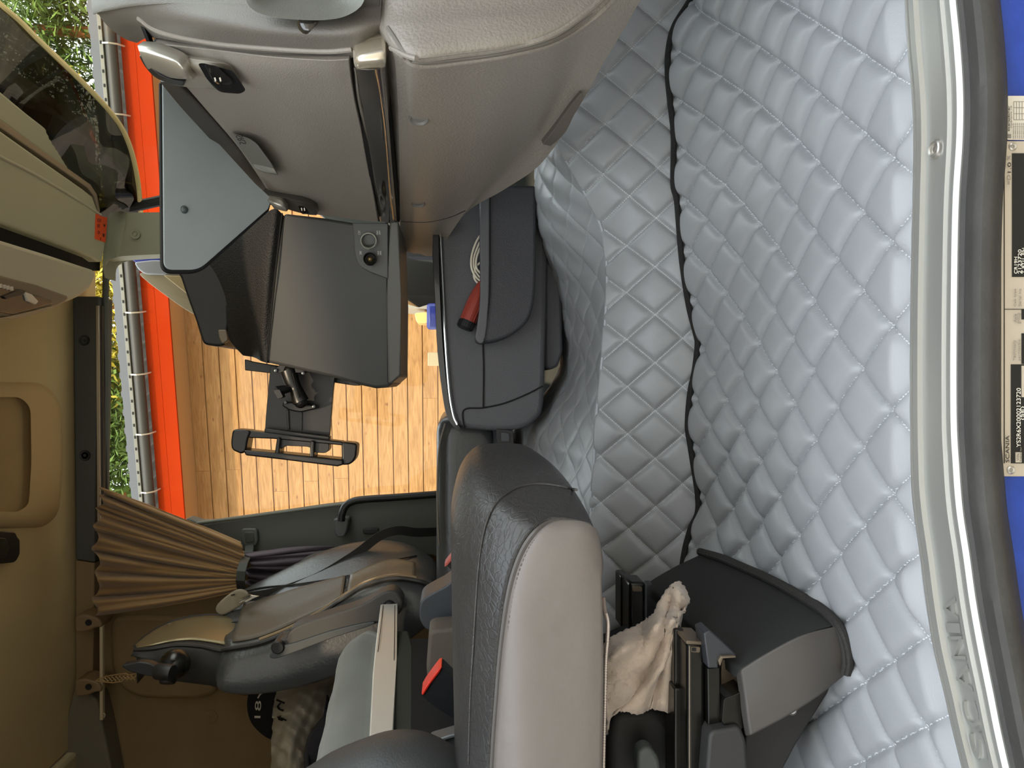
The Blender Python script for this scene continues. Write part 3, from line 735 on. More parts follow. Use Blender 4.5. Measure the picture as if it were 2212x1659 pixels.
# lower grained panel: flat end cheek towards the door, ridge, then the receding rear face
lowr = patch('lower_panel', [
    prow([(828, -300, 1.02), (829, -20, .985), (829, 60, .955), (846, 104, .945), (855, 150, 1.0), (862, 300, 1.33), (864, 470, 1.88), (865, 540, 2.12)]),
    prow([(836, -300, 1.0), (838, -20, .965), (843, 60, .94), (862, 112, .93), (874, 150, .985), (882, 300, 1.31), (884, 470, 1.87), (884, 545, 2.12)]),
    prow([(900, -300, .97), (900, -20, .95), (902, 60, .925), (903, 122, .912), (905, 148, .955), (905, 300, 1.30), (905, 470, 1.86), (903, 548, 2.12)]),
    prow([(1000, -300, .97), (1000, -20, .95), (1000, 50, .925), (1000, 112, .915), (1000, 136, .955), (985, 300, 1.29), (975, 460, 1.84), (943, 548, 2.1)]),
    prow([(1110, -300, .98), (1108, -20, .955), (1106, 40, .93), (1100, 98, .92), (1098, 122, .955), (1080, 280, 1.24), (1050, 400, 1.6), (1005, 462, 1.84)]),
    prow([(1230, -300, 1.0), (1225, -40, .975), (1215, 20, .95), (1200, 68, .935), (1192, 96, .965), (1170, 210, 1.15), (1135, 320, 1.38), (1085, 412, 1.62)]),
    prow([(1345, -300, 1.04), (1335, -60, 1.02), (1315, -20, .99), (1290, 14, .97), (1275, 42, .98), (1245, 130, 1.08), (1215, 215, 1.2), (1155, 366, 1.46)]),
    prow([(1450, -300, 1.10), (1430, -60, 1.08), (1405, -25, 1.06), (1382, 4, 1.04), (1345, 68, 1.06), (1300, 143, 1.12), (1262, 212, 1.2), (1198, 318, 1.36)]),
], (.06, .06, .03), m_dashT, dash, nu=8, nv=8, bevel=.006)
lb = bvh_of(lowr)
# engraved ridge lines of the panel
for pts in ([(845, 104), (905, 127), (1000, 117), (1100, 103), (1192, 76), (1270, 24), (1330, -30)], [(858, 112), (905, 142), (1000, 134), (1100, 119), (1200, 92), (1283, 38), (1345, -20)]):
    tube('ridge_line', onto(lb, pts, .0005, 8), .0035, m_dashT, dash, n=8)
tube('ridge_groove', onto(lb, [(838, 60), (878, 118), (905, 134), (1000, 126), (1100, 111), (1197, 84), (1277, 31)], -.001, 8), .0028, M('ridge_shadow_plastic', '#6b675f', .6), dash, n=8)
tube('panel_joint', onto(lb, [(866, 478), (904, 480), (935, 478), (975, 468), (1005, 455)], -.0005, 8), .0011, m_dashG, dash, n=6)
for px, py in ((905, 257), (903, 440)):
    h = hit(lb, px, py); r_ = .018 if py < 300 else .017
    lathe('screw_cap', [(0, -.001), (.010, -.001), (.0135, .0015), (.0155, .001), (.016, -.003)], h, (-1, -.35, 0), M('cap_grey', '#6c6a66', .35), dash)
# triangular foot at the bottom edge
patch('foot_trim', [prow([(1256, 200, 1.16), (1230, 232, 1.2), (1205, 268, 1.25), (1172, 312, 1.32)]), prow([(1262, 212, 1.17), (1240, 250, 1.22), (1220, 288, 1.27), (1190, 316, 1.33)])], (.03, .05, 0), M('foot_brown', '#5a544d', .45), dash, bevel=.003)

# upper shell: the rounded cheek facing the door and the roll around its edge
patch('upper_shell', [
    prow([(192, -300, 1.45), (197, 0, 1.42), (211, 28, 1.40), (236, 60, 1.38), (270, 84, 1.36), (296, 93, 1.35)]),
    prow([(215, -300, 1.30), (222, -10, 1.27), (240, 24, 1.25), (270, 50, 1.24), (298, 66, 1.24), (318, 82, 1.25)]),
    prow([(280, -300, 1.16), (290, -20, 1.13), (308, 12, 1.12), (330, 40, 1.12), (340, 62, 1.14), (350, 84, 1.17)]),
    prow([(400, -300, 1.08), (410, -30, 1.06), (425, 10, 1.05), (440, 44, 1.04), (450, 72, 1.06), (458, 104, 1.10)]),
    prow([(560, -300, 1.03), (565, -30, 1.01), (570, 20, 1.0), (575, 60, .99), (580, 88, 1.01), (584, 120, 1.05)]),
    prow([(700, -300, 1.01), (704, -30, .99), (706, 20, .98), (708, 66, .965), (710, 96, .985), (712, 128, 1.02)]),
    prow([(770, -300, 1.0), (772, -30, .985), (775, 20, .97), (775, 60, .957), (772, 90, .975), (768, 122, 1.0)]),
    prow([(818, -300, 1.01), (819, -30, .99), (820, 20, .975), (822, 50, .965), (820, 70, .98), (814, 88, .99)]),
], (.10, .05, 0), M('shell_grey_shaded', '#66625b', .5, bump=.3, bscale=520, detail=2), dash, nu=8, nv=8, bevel=.006)  # same plastic as the lid, colour darkened to offset skylight here
us = bvh_of(bpy.data.objects['upper_shell'])
for pts in ([(300, 40), (345, 68), (455, 92), (584, 104), (700, 110), (760, 106)],):
    tube('ridge_line', onto(us, pts, .0005, 8), .004, m_dash, dash, n=8)
# air vent bowl and round sensor
vt = patch('air_vent', [prow([(524, -40, 0.957), (528, 0, 0.957), (545, 22, 0.954), (580, 36, 0.952), (640, 43, 0.947), (700, 44, 0.944), (745, 36, 0.942), (778, 16, 0.940), (790, -10, 0.940), (792, -40, 0.942)]),
    prow([(540, -40, 0.960), (545, -4, 0.960), (562, 12, 0.960), (590, 22, 0.960), (640, 28, 0.960), (700, 28, 0.960), (738, 20, 0.960), (762, 4, 0.960), (772, -20, 0.960), (774, -40, 0.960)]),
    prow([(560, -45, 0.972), (566, -10, 0.972), (580, 0, 0.972), (600, 6, 0.972), (640, 10, 0.972), (700, 10, 0.972), (728, 4, 0.972), (745, -8, 0.972), (752, -22, 0.972), (756, -45, 0.972)])], (.02, .02, 0), M('vent_grey', '#6a6b63', .4, bump=.2, bscale=600), dash, nu=6, nv=5)
lathe('round_sensor', [(0, .006), (.006, .005), (.010, .002), (.0125, -.001), (.0125, -.006)], hit(us, 664, 54, .002), (-.5, -1, 0), M('sensor_dark_glass', '#33302b', .12, coat=.8), dash)
# slit between shell and lid, lid of the upper storage box
slab('gap', [P(301, 50, 1.19), P(309, 52, 1.18), P(326, 98, 1.2), P(320, 99, 1.2)], (.01, .01, 0), m_dashG, dash, bevel=0)
lid = patch('compartment_lid', [
    prow([(322, 98, 1.22), (345, 130, 1.24), (375, 160, 1.27), (404, 190, 1.31), (452, 245, 1.40), (508, 310, 1.53), (548, 366, 1.66), (590, 430, 1.80)]),
    prow([(345, 96, 1.17), (372, 128, 1.2), (400, 156, 1.23), (432, 190, 1.28), (472, 245, 1.38), (520, 310, 1.5), (560, 370, 1.64), (600, 440, 1.80)]),
    prow([(450, 106, 1.10), (460, 130, 1.12), (475, 158, 1.16), (500, 195, 1.23), (530, 250, 1.34), (570, 320, 1.49), (600, 385, 1.64), (640, 455, 1.80)]),
    prow([(580, 122, 1.04), (588, 150, 1.07), (600, 180, 1.12), (616, 215, 1.19), (640, 270, 1.31), (665, 335, 1.46), (690, 400, 1.62), (712, 468, 1.80)]),
    prow([(700, 130, 1.0), (706, 158, 1.04), (714, 190, 1.10), (724, 225, 1.17), (742, 280, 1.30), (756, 345, 1.46), (766, 410, 1.62), (776, 476, 1.80)]),
    prow([(754, 128, .99), (757, 156, 1.03), (762, 190, 1.09), (768, 225, 1.16), (780, 280, 1.29), (792, 345, 1.45), (805, 410, 1.61), (817, 480, 1.80)]),
], (.08, .08, 0), m_dash, dash, nu=8, nv=8, bevel=.005)
lidb = bvh_of(lid)
slab('gap', [P(755, 118, 1.04), P(764, 118, 1.04), P(826, 478, 1.87), P(814, 478, 1.87)], (.02, .02, 0), m_dashG, dash, bevel=0)
slab('gap', [P(824, -300, 1.03), P(831, -300, 1.03), P(833, 88, 1.02), P(863, 480, 1.9), P(848, 480, 1.9), P(822, 92, 1.02)], (.03, .03, 0), m_dashG, dash, bevel=0)
# gloss strip with silver end cap
patch('trim_strip', [prow([(763, 146, 1.0), (771, 213, 1.13), (793, 318, 1.39), (821, 478, 1.84)]), prow([(771, 150, .97), (781, 213, 1.105), (803, 318, 1.37), (830, 480, 1.82)]),
    prow([(814, 150, .96), (822, 220, 1.09), (834, 330, 1.38), (849, 482, 1.82)]), prow([(831, 142, .98), (837, 220, 1.12), (845, 330, 1.40), (857, 480, 1.86)])], (.04, .04, 0), m_gloss, dash, nu=8, nv=8, bevel=.003)
patch('trim_end_cap', [prow([(762, 104, .985), (763, 125, .965), (765, 140, .968), (770, 148, .985)]), prow([(775, 99, .972), (776, 118, .95), (777, 136, .952), (780, 152, .972)]),
    prow([(828, 89, .965), (829, 108, .945), (829, 130, .948), (828, 146, .965)]), prow([(831, 92, .98), (832, 108, .965), (832, 128, .965), (831, 140, .98)])], (.03, .03, 0), M('end_cap_silver', '#d8cdb8', .25, metal=.7), dash, nu=6, nv=6, bevel=.002)
# latches: silver grip with its switch plate
def latch(ptsA, ptsS, Ys):
    h_ = patch('release_handle', [prow(r_) for r_ in ptsA], (.015, .02, 0), M('latch_silver', '#c9c5ba', .3, metal=.75), dash, nu=6, nv=6, bevel=.003)
    return h_
patch('latch_bezel', [prow([(300, 106, 1.20), (330, 104, 1.17), (400, 124, 1.135), (455, 133, 1.10), (500, 142, 1.11), (524, 170, 1.16)]), prow([(306, 125, 1.2), (345, 140, 1.17), (400, 150, 1.14), (455, 160, 1.12), (495, 168, 1.135), (522, 180, 1.17)]),
    prow([(335, 166, 1.26), (365, 180, 1.25), (400, 188, 1.24), (450, 192, 1.21), (495, 196, 1.2), (520, 192, 1.2)])], (.02, .03, 0), M('bezel_grey', '#8d877b', .4), dash, nu=6, nv=6, bevel=.003)
patch('release_handle', [prow([(297, 98, 1.17), (330, 101, 1.15), (375, 118, 1.12), (395, 132, 1.11), (412, 160, 1.12)]), prow([(302, 115, 1.16), (335, 122, 1.13), (375, 134, 1.105), (394, 146, 1.10), (414, 166, 1.12)]),
    prow([(315, 143, 1.19), (345, 150, 1.16), (380, 160, 1.13), (398, 167, 1.12), (416, 170, 1.13)]), prow([(326, 156, 1.23), (350, 165, 1.2), (380, 170, 1.17), (398, 171, 1.14), (416, 172, 1.14)])], (.015, .02, 0), M('latch_silver', '#c9c5ba', .3, metal=.75), dash, nu=6, nv=6, bevel=.003)
patch('grip_lip', [prow([(300, 122, 1.19), (314, 146, 1.21), (336, 168, 1.23), (364, 180, 1.24), (396, 187, 1.235)]), prow([(306, 118, 1.17), (322, 142, 1.18), (345, 162, 1.18), (370, 172, 1.18), (400, 176, 1.18)])], (.02, .02, 0), m_black, dash, bevel=.003)
pslab('switch_recess', rnd([(427, 137, 1.085), (440, 136, 1.083), (503, 153, 1.10), (524, 184, 1.14), (510, 192, 1.145), (466, 188, 1.12), (447, 172, 1.10)], 10, 5), None, .02, m_black, dash, bevel=.003)
pslab('switch_button', rnd([(441, 138, 1.080), (468, 142, 1.083), (500, 172, 1.115), (498, 181, 1.12), (478, 183, 1.11), (458, 172, 1.09)], 7, 5), None, .008, M('switch_gloss', '#1b1613', .12, coat=.8), dash, bevel=.002)
for dx in (0, 11): pslab('switch_mark', [(462+dx, 168, 1.088), (465+dx, 167, 1.088), (467+dx, 174, 1.091), (464+dx, 176, 1.091)], None, .002, M('mark_white', '#dcd6c8', .5), dash, bevel=0)
# second latch further along
patch('latch_bezel', [prow([(566, 418, 1.72), (600, 424, 1.70), (650, 436, 1.68), (678, 448, 1.70), (685, 460, 1.74)]), prow([(566, 440, 1.78), (600, 446, 1.76), (640, 458, 1.74), (668, 464, 1.74), (684, 465, 1.76)])], (.02, .03, 0), M('bezel_dark', '#4a4742', .4), dash, nu=6, nv=6, bevel=.003)
patch('release_handle', [prow([(573, 425, 1.70), (590, 428, 1.69), (608, 434, 1.68), (618, 446, 1.69)]), prow([(582, 438, 1.69), (592, 440, 1.68), (606, 446, 1.68), (618, 452, 1.69)]), prow([(592, 451, 1.72), (600, 453, 1.71), (612, 456, 1.70), (620, 457, 1.70)])], (.01, .02, 0), M('latch_silver'), dash, nu=6, nv=6, bevel=.002)
pslab('switch_button', rnd([(643, 443, 1.665), (660, 447, 1.67), (668, 460, 1.69), (650, 461, 1.685)], 4, 4), None, .01, M('switch_gloss'), dash, bevel=.001)
for dx in (0, 6): pslab('switch_mark', [(650+dx, 449, 1.655), (652+dx, 449, 1.655), (653+dx, 455, 1.657), (651+dx, 455, 1.657)], None, .002, M('mark_white'), dash, bevel=0)
# leather rolled edge and airbag plate under the lid edge
patch('rolled_edge', [prow([(345, 176, 1.33), (392, 233, 1.44), (448, 294, 1.57), (504, 356, 1.72), (546, 401, 1.83), (584, 424, 1.86)]), prow([(375, 178, 1.27), (425, 226, 1.38), (478, 284, 1.5), (530, 346, 1.66), (568, 394, 1.78), (592, 428, 1.84)]),
   prow([(396, 176, 1.30), (444, 232, 1.41), (496, 292, 1.54), (546, 350, 1.68), (578, 398, 1.8), (590, 428, 1.86)])], (.04, .05, 0), M('rolled_leather', '#3f3b37', .5, bump=.8, bscale=400), dash, nu=8, nv=6)
pslab('badge_plate', rnd([(493, 286, 1.44), (535, 297, 1.41), (555, 310, 1.42), (584, 350, 1.50), (596, 372, 1.55), (548, 360, 1.60), (520, 322, 1.52)], 9, 5), None, .03, M('badge_grey', '#6e6b61', .35), dash, bevel=.003)
pslab('badge_edge', rnd([(546, 354, 1.58), (590, 362, 1.53), (597, 373, 1.545), (575, 370, 1.56), (550, 362, 1.59)], 3, 3), None, .01, M('latch_silver'), dash, bevel=.001)
fit_text('badge_lettering', 'SRS', P(517, 294, 1.418) + V(0, -.004, 0), P(527, 313, 1.44) + V(0, -.004, 0), (0, -.2, 1), .012, M('badge_text', '#35332e', .5), dash)

# ---------------- desk tray above the dashboard
tray = thing('desk_tray', 'slate grey dashboard table panel with black rubber rim and smudges', 'table', tuple(P(450, 400, 1.7)))
to = [(345, 60, 1.50), (345, 178, 1.50), (349, 562, 1.52), (372, 588, 1.56), (428, 586, 1.68), (478, 548, 1.78), (581, 455, 1.98), (560, 260, 1.95), (440, 60, 1.7)]
# one flat plane through the corners
pa, pb, pc = P(345, 178, 1.50), P(345, 562, 1.52), P(581, 455, 1.70)
nn = (pb - pa).cross(pc - pa).normalized()
def onplane(px, py, p=pa, n=nn, off=0.0):
    r_ = ray(px, py); return CAM + r_ * ((p - CAM).dot(n) / r_.dot(n)) + n * off
if nn.dot(CAM - pa) < 0: nn = -nn
outl = rnd([(345, 178), (348, 592), (432, 592), (582, 456), (588, 432), (550, 396), (508, 350), (452, 288), (396, 228), (352, 178)], 26, 7, idx=(1, 2))
slab('rim', [onplane(x, y) for x, y in outl], -nn * .006, M('tray_rim_rubber', '#121314', .5), tray, bevel=.004)
inl = rnd([(350, 182), (353, 583), (428, 583), (577, 452), (586, 430), (549, 396), (507, 350), (451, 288), (395, 228), (353, 182)], 20, 7, idx=(1, 2))
m_tray = M('tray_slate', '#a9b3b7', .38, var=.05, vscale=9)
slab('table_top', [onplane(x, y, off=.003) for x, y in inl], -nn * .005, m_tray, tray, bevel=.001)
lathe('stud', [(0, .006), (.004, .0055), (.007, .003), (.008, 0), (.008, -.004)], onplane(396, 453, off=.003), nn, M('stud_grey', '#4c5558', .3), tray)
# ---------------- steering column shroud below the tray
col_ = thing('steering_column_shroud', 'black steering column shroud hanging below the slate table panel', 'steering column', tuple(P(440, 670, 2.1)))
pslab('shroud_body', crv([(380, 560), (390, 600), (405, 645), (422, 692), (432, 724), (440, 742), (458, 747), (478, 747), (486, 738), (494, 700), (500, 640), (560, 560)], 5, True), 2.15, .22, M('shroud_black', '#0e0e0e', .55), col_, bevel=.012)
pslab('shroud_slot', rnd([(470, 712), (489, 712), (493, 735), (480, 744), (473, 730)], 5, 4), 2.145, .02, M('slot_brown', '#6b5d4a', .5), col_, bevel=.003)
pslab('under_tray_shade', [(430, 592), (582, 458), (600, 470), (560, 700), (500, 720), (470, 700)], 2.2, .25, m_deep, col_, bevel=.01)  # black slab standing in for the shadow below the tray

# ---------------- centre console wing
con = thing('centre_console', 'dark grey centre console side panel with two power sockets', 'console', tuple(P(720, 640, 1.95)))
side = [(612, 460, 1.84), (700, 470, 1.84), (760, 480, 1.84), (842, 482, 1.84), (845, 560, 1.86), (850, 700, 1.90), (854, 800, 1.95), (852, 825, 1.96), (838, 836, 1.965), (812, 839, 1.97), (784, 833, 1.97), (730, 818, 1.965), (640, 797, 1.96), (577, 783, 1.96), (584, 690, 1.93), (594, 590, 1.89)]
c1 = slab('side_panel', [PT(p) for p in side], (0, .30, 0), m_dk, con, bevel=.008)
cb = bvh_of(c1)
slab('lower_lip', [PT(p) for p in [(842, 478, 1.835), (861, 476, 1.835), (866, 640, 1.86), (865, 812, 1.93), (858, 818, 1.935), (846, 828, 1.94), (838, 828, 1.94), (835, 640, 1.865)]], (0, .30, 0), M('console_lip', '#55554f', .42), con, bevel=.006)
slab('gap', [PT(p) for p in [(833, 480, 1.838), (837, 480, 1.838), (842, 826, 1.945), (837, 826, 1.945)]], (0, .02, 0), m_dashG, con, bevel=0)
patch('leather_top', [
    prow([(444, 560, 2.02), (470, 600, 2.0), (488, 650, 2.0), (491, 700, 2.02), (496, 735, 2.04), (524, 768, 2.05)]),
    prow([(520, 500, 1.92), (520, 560, 1.93), (523, 630, 1.95), (527, 690, 1.98), (534, 735, 2.01), (548, 772, 2.03)]),
    prow([(586, 452, 1.84), (580, 520, 1.86), (572, 600, 1.89), (566, 680, 1.93), (562, 735, 1.96), (563, 780, 1.98)]),
    prow([(608, 460, 1.845), (601, 530, 1.87), (592, 610, 1.90), (584, 690, 1.935), (579, 745, 1.96), (577, 784, 1.965)])], (.0, .24, 0), m_leath, con, nu=7, nv=7, bevel=.004)
tube('seam', [PT(p) + V(0, -.002, 0) for p in crv([(610, 461, 1.84), (601, 540, 1.865), (592, 620, 1.895), (584, 700, 1.93), (577, 784, 1.96)], 6)], .0022, m_dashG, con, n=6)
# socket plate
sp_ = [(762, 482, 1.838), (838, 483, 1.838), (838, 602, 1.86), (800, 588, 1.858), (778, 574, 1.855), (768, 550, 1.85), (765, 520, 1.845)]
pl_ = slab('socket_plate', [PT(p) + V(0, -.003, 0) for p in crv(sp_[3:] + sp_[:1], 6) ] + [], (0, .01, 0), M('console_plate', '#4e4f50', .45), con, bevel=.001) if False else slab('socket_plate', [PT(p) + V(0, -.003, 0) for p in sp_[:3]] + [Vector(q) + V(0, -.003, 0) for q in crv([PT(p) for p in sp_[3:]], 5)], (0, .012, 0), M('console_plate', '#4e4f50', .45), con, bevel=.0015)
def socket(px, py, R_, ringmat, depthmat):
    c = P(px, py, 1.831); s = lathe('socket', [(R_*.80, -.008), (R_*.84, .001), (R_*.94, .003), (R_, .001), (R_, -.008)], c, (0, -1, 0), ringmat, con, caps=False)
    lathe('socket_barrel', [(R_*.8, .001), (R_*.78, -.012), (0, -.013)], c, (0, -1, 0), depthmat, s, caps=False)
    return s, c
s1_, c_ = socket(796, 520, .0195, M('socket_ring', '#d9dccf', .25, metal=.5), M('socket_lens', '#2b3327', .1, coat=1))
s2_, c2_ = socket(799, 559, .0155, m_black, m_black)
lathe('contact_pin', [(.006, -.012), (.006, -.004), (.003, .0), (0, .001)], c2_, (0, -1, 0), M('brass_pin', '#9a855c', .3, metal=.8), s2_)
lathe('contact_pin', [(.0095, -.012), (.0095, -.007), (.008, -.006), (.008, -.012)], c2_, (0, -1, 0), M('steel_pin', '#57544c', .3, metal=.8), s2_, caps=False)
m_wl = M('print_white', '#cfcfca', .5)
fit_text('lettering', '12V', P(776, 506, 1.834), P(776, 498, 1.834), UPZ, .0055, m_wl, con)
fit_text('lettering', '24V', P(779, 550, 1.838), P(779, 542, 1.838), UPZ, .0055, m_wl, con)
for px, py, a_ in ((815, 507, 'MAX'), (820, 507, '20W'), (817, 551, 'MAX'), (822, 551, '20A')): fit_text('lettering', a_, P(px, py, 1.836), P(px, py-9, 1.836), UPZ, .004, m_wl, con)
# ================================================================== STORAGE BOX BETWEEN THE SEATS
m_box = M('box_plastic_grey', '#55565a', .5, bump=.6, bscale=420, detail=1)
m_boxd = M('box_plastic_dark', '#3a3b40', .5, bump=.5, bscale=420, detail=1)
sb = thing('storage_box', 'grey storage box with front pocket standing behind the quilted tunnel', 'storage box', tuple(P(1100, 680, 2.1)))
bo = [(948, 400), (948, 520), (951, 640), (958, 760), (970, 868), (980, 905), (994, 922), (1030, 928), (1085, 931), (1130, 925), (1160, 905), (1174, 875), (1178, 780), (1181, 640), (1183, 480), (1183, 400)]
body = pslab('body', [bo[0]] + crv(bo[1:-1], 4) + [bo[-1]], 2.0, .34, m_box, sb, bevel=.014)
bb = bvh_of(body)
pslab('black_top_rim', [(938, 400)] + crv([(934, 548), (939, 640), (945, 760), (958, 868), (968, 905), (982, 925), (994, 931), (994, 922), (980, 905), (970, 868), (958, 760), (951, 640), (948, 520)], 4) + [(948, 400)], 1.995, .35, M('rim_gloss_black', '#16181c', .15, coat=.6), sb, bevel=.003)
tube('chrome_strip', [P(a, b, 1.99) for a, b in crv([(949, 480), (955, 600), (961, 720), (970, 840), (979, 895), (988, 917)], 6)], .0035, m_chrome, sb, n=8)
for pts in ([(1043, 738), (1045, 800), (1044, 880)], [(1003, 926), (1002, 886), (1044, 881), (1090, 871), (1135, 853), (1173, 834)]):
    tube('joint_line', [P(a, b, 1.997) for a, b in crv(pts, 6)], .002, m_dashG, sb, n=6)
pk = [(1037, 400), (1037, 520), (1038, 640), (1031, 700), (1027, 730), (1032, 739), (1045, 741), (1078, 735), (1110, 720), (1138, 696), (1150, 668), (1156, 630), (1158, 560), (1158, 400)]
pocket = pslab('pocket', [pk[0]] + crv(pk[1:-1], 4) + [pk[-1]], 1.93, .08, m_boxd, sb, bevel=.012)
pslab('pocket_rim', [(1036, 400)] + crv([(1036, 520), (1037, 640), (1031, 700), (1027, 732), (1046, 738), (1056, 660), (1058, 560)], 4) + [(1058, 400)], 1.922, .02, M('rim_plastic', '#595a5e', .45, bump=.3, bscale=500), sb, bevel=.004)
tube('rim_line', [P(a, b, 1.924) for a, b in crv([(1058, 400), (1058, 560), (1057, 640), (1050, 700), (1044, 740)], 5)], .0016, m_dashG, sb, n=6)
pslab('base', [(1178, 400), (1207, 470), (1212, 600), (1216, 760), (1205, 792), (1186, 800), (1176, 792)], 2.04, .2, M('base_plastic', '#4a4b50', .5, bump=.4, bscale=420), sb, bevel=.012)
# inspection lamp: red handle with black knurled cap, white lead
lampo = thing('red_hand_lamp', 'red brown plastic handle with black knurled cap tucked behind the pocket rim', 'hand lamp', tuple(P(1020, 660, 1.97)))
a_, b_ = P(1046, 606, 1.975), P(1010, 694, 1.965); ax = (b_ - a_).normalized()
L = (b_ - a_).length
hd = lathe('handle', [(0, -.004), (.009, 0), (.014, .012), (.0185, .035), (.0205, L*.6), (.0205, L), (0, L)], a_, ax, M('red_brown_plastic', '#9c4034', .35), lampo)
for k in range(10):
    an = k * math.pi / 5; u = ax.orthogonal().normalized(); w_ = ax.cross(u); d = u*math.cos(an) + w_*math.sin(an)
    tube('grip_rib', [a_ + ax*.03 + d*.0175, a_ + ax*L*.6 + d*.0203, a_ + ax*L*.97 + d*.0203], .0014, MATS['red_brown_plastic'], lampo, n=6)
cap = lathe('knurled_cap', [(0, 0), (.0205, 0), (.0212, .004), (.0212, .018), (.018, .0215), (0, .0225)], b_, ax, m_black, lampo)
for k in range(22):
    an = k * math.pi / 11; u = ax.orthogonal().normalized(); w_ = ax.cross(u); d = u*math.cos(an) + w_*math.sin(an)
    tube('knurl', [b_ + ax*.003 + d*.0212, b_ + ax*.018 + d*.0212], .0012, m_black, cap, n=5)
cord = thing('coiled_lead', 'coiled white cord hanging out of the grey pocket', 'cord', tuple(P(1030, 560, 1.97)))
m_cord = M('white_cord_plastic', '#e2dcc8', .45)
for k, pts in enumerate(([(1046, 497), (1030, 520), (1019, 552), (1019, 580), (1030, 600), (1046, 612)], [(1046, 508), (1034, 528), (1024, 556), (1024, 578), (1034, 596), (1046, 604)],
        [(1046, 520), (1036, 538), (1029, 560), (1030, 580), (1046, 598)], [(1046, 562), (1032, 572), (1024, 590), (1026, 604), (1038, 616), (1048, 620)])):
    tube('loop', [P(a, b, 1.975 + .004 * (k % 2)) for a, b in crv(pts, 6)], .0027, m_cord, cord, n=8)

# ================================================================== TABLET HOLDER ON ITS ARM
m_th = M('holder_black', '#0f0f10', .35)
th = thing('tablet_holder', 'black tablet holder with open cradle on a ball joint arm under the centre console', 'tablet holder', tuple(P(640, 880, 1.95)))
pslab('top_rail', [(528, 776), (545, 781), (600, 790), (775, 826), (777, 833), (765, 833), (600, 808), (529, 800)], 2.12, .03, m_th, th, bevel=.002)
pslab('back_plate', rnd([(584, 790), (723, 812), (719, 850), (711, 951), (700, 951), (572, 933), (574, 900)], 4, 3), 2.08, .018, m_th, th, bevel=.003)
pslab('clamp_ledge', [(571, 925), (712, 942), (712, 953), (571, 937)], 2.05, .03, m_th, th, bevel=.003)
pslab('plate_ridge', [(618, 885), (623, 885), (625, 928), (621, 928)], 2.072, .012, m_th, th, bevel=.001)
pslab('inner_frame', [(650, 875), (652, 875), (652, 930), (650, 930)], 2.074, .008, M('frame_edge', '#26282a', .3), th, bevel=.0005)
cr = []
pslab('cradle_end', rnd([(502, 927), (543, 930), (535, 948), (531, 975), (521, 981), (500, 972), (498, 955)], 9, 5), 2.03, .06, m_th, th, bevel=.006)
pslab('cradle_end', rnd([(737, 954), (772, 958), (769, 990), (757, 1004), (736, 1005), (738, 990)], 9, 5), 2.03, .06, m_th, th, bevel=.006)
pslab('cradle_bar', [(520, 928), (737, 954), (748, 959), (737, 962), (590, 948), (540, 946), (520, 944)], 2.035, .05, m_th, th, bevel=.003)
pslab('cradle_bar', [(525, 972), (600, 979), (740, 993), (742, 1004), (729, 1008), (600, 992), (530, 984)], 2.02, .07, m_th, th, bevel=.004)
pslab('cradle_rib', [(598, 945), (606, 946), (602, 988), (592, 987)], 2.025, .06, m_th, th, bevel=.003)
pslab('cradle_rib', [(670, 952), (679, 953), (678, 1000), (668, 1000)], 2.025, .06, m_th, th, bevel=.003)
pslab('cradle_web', rnd([(606, 947), (711, 958), (711, 972), (703, 979), (682, 978), (678, 972), (665, 965), (616, 963), (604, 972)], 5, 4), 2.04, .04, m_th, th, bevel=.003)
pslab('mount_plate', rnd([(590, 799), (602, 789), (618, 783), (634, 785), (660, 791), (663, 800), (655, 806), (625, 806), (600, 806)], 5, 4), 1.99, .05, m_th, th, bevel=.004)
def ball(name, px, py, Y, r, parent, m_=m_th): 
    c = P(px, py, Y); return lathe(name, [(0, -r)] + [(r*math.sin(a), -r*math.cos(a)) for a in [k*math.pi/10 for k in range(1, 10)]] + [(0, r)], c, (0, 0, 1), m_, parent, n=18)
ball('ball_joint', 626, 801, 2.0, .017, th); ball('ball_joint', 649, 868, 2.02, .017, th)
arm_p = [P(a, b, 2.0) for a, b in crv([(623, 800), (630, 822), (638, 838), (645, 856), (650, 868)], 5)]
nA = len(arm_p)
tube('socket_arm', arm_p, .021, m_th, th, n=14, taper=[.75 + .25*abs(math.cos(math.pi * i / (nA-1))) for i in range(nA)])
tube('arm_slot', [P(a, b, 1.978) for a, b in ((632, 806), (638, 832), (646, 858))], .002, M('slot_black', '#020202', .8), th, n=6)
tube('wing_knob', [P(634, 838, 2.0), P(612, 842, 1.98), P(597, 846, 1.97)], .013, m_th, th, n=8, taper=[.6, .9, 1.1])
pslab('knob_wing', rnd([(590, 843), (604, 841), (612, 858), (600, 862)], 3, 3), 1.955, .03, m_th, th, bevel=.004)
pslab('mount_plate', rnd([(611, 868), (650, 870), (684, 876), (684, 883), (650, 891), (626, 887), (609, 877)], 5, 4), 2.045, .03, m_th, th, bevel=.004)
for px, py, s_ in ((617, 869, 1), (678, 878, 1), (655, 806, 1), (596, 800, 1)): lathe('bolt', [(0, -.004), (.004, -.003), (.005, 0), (.005, .004)], P(px, py, 2.035 if py > 850 else 1.985), (0, 1, 0), M('bolt_steel', '#55585a', .3, metal=.7), th, n=8)

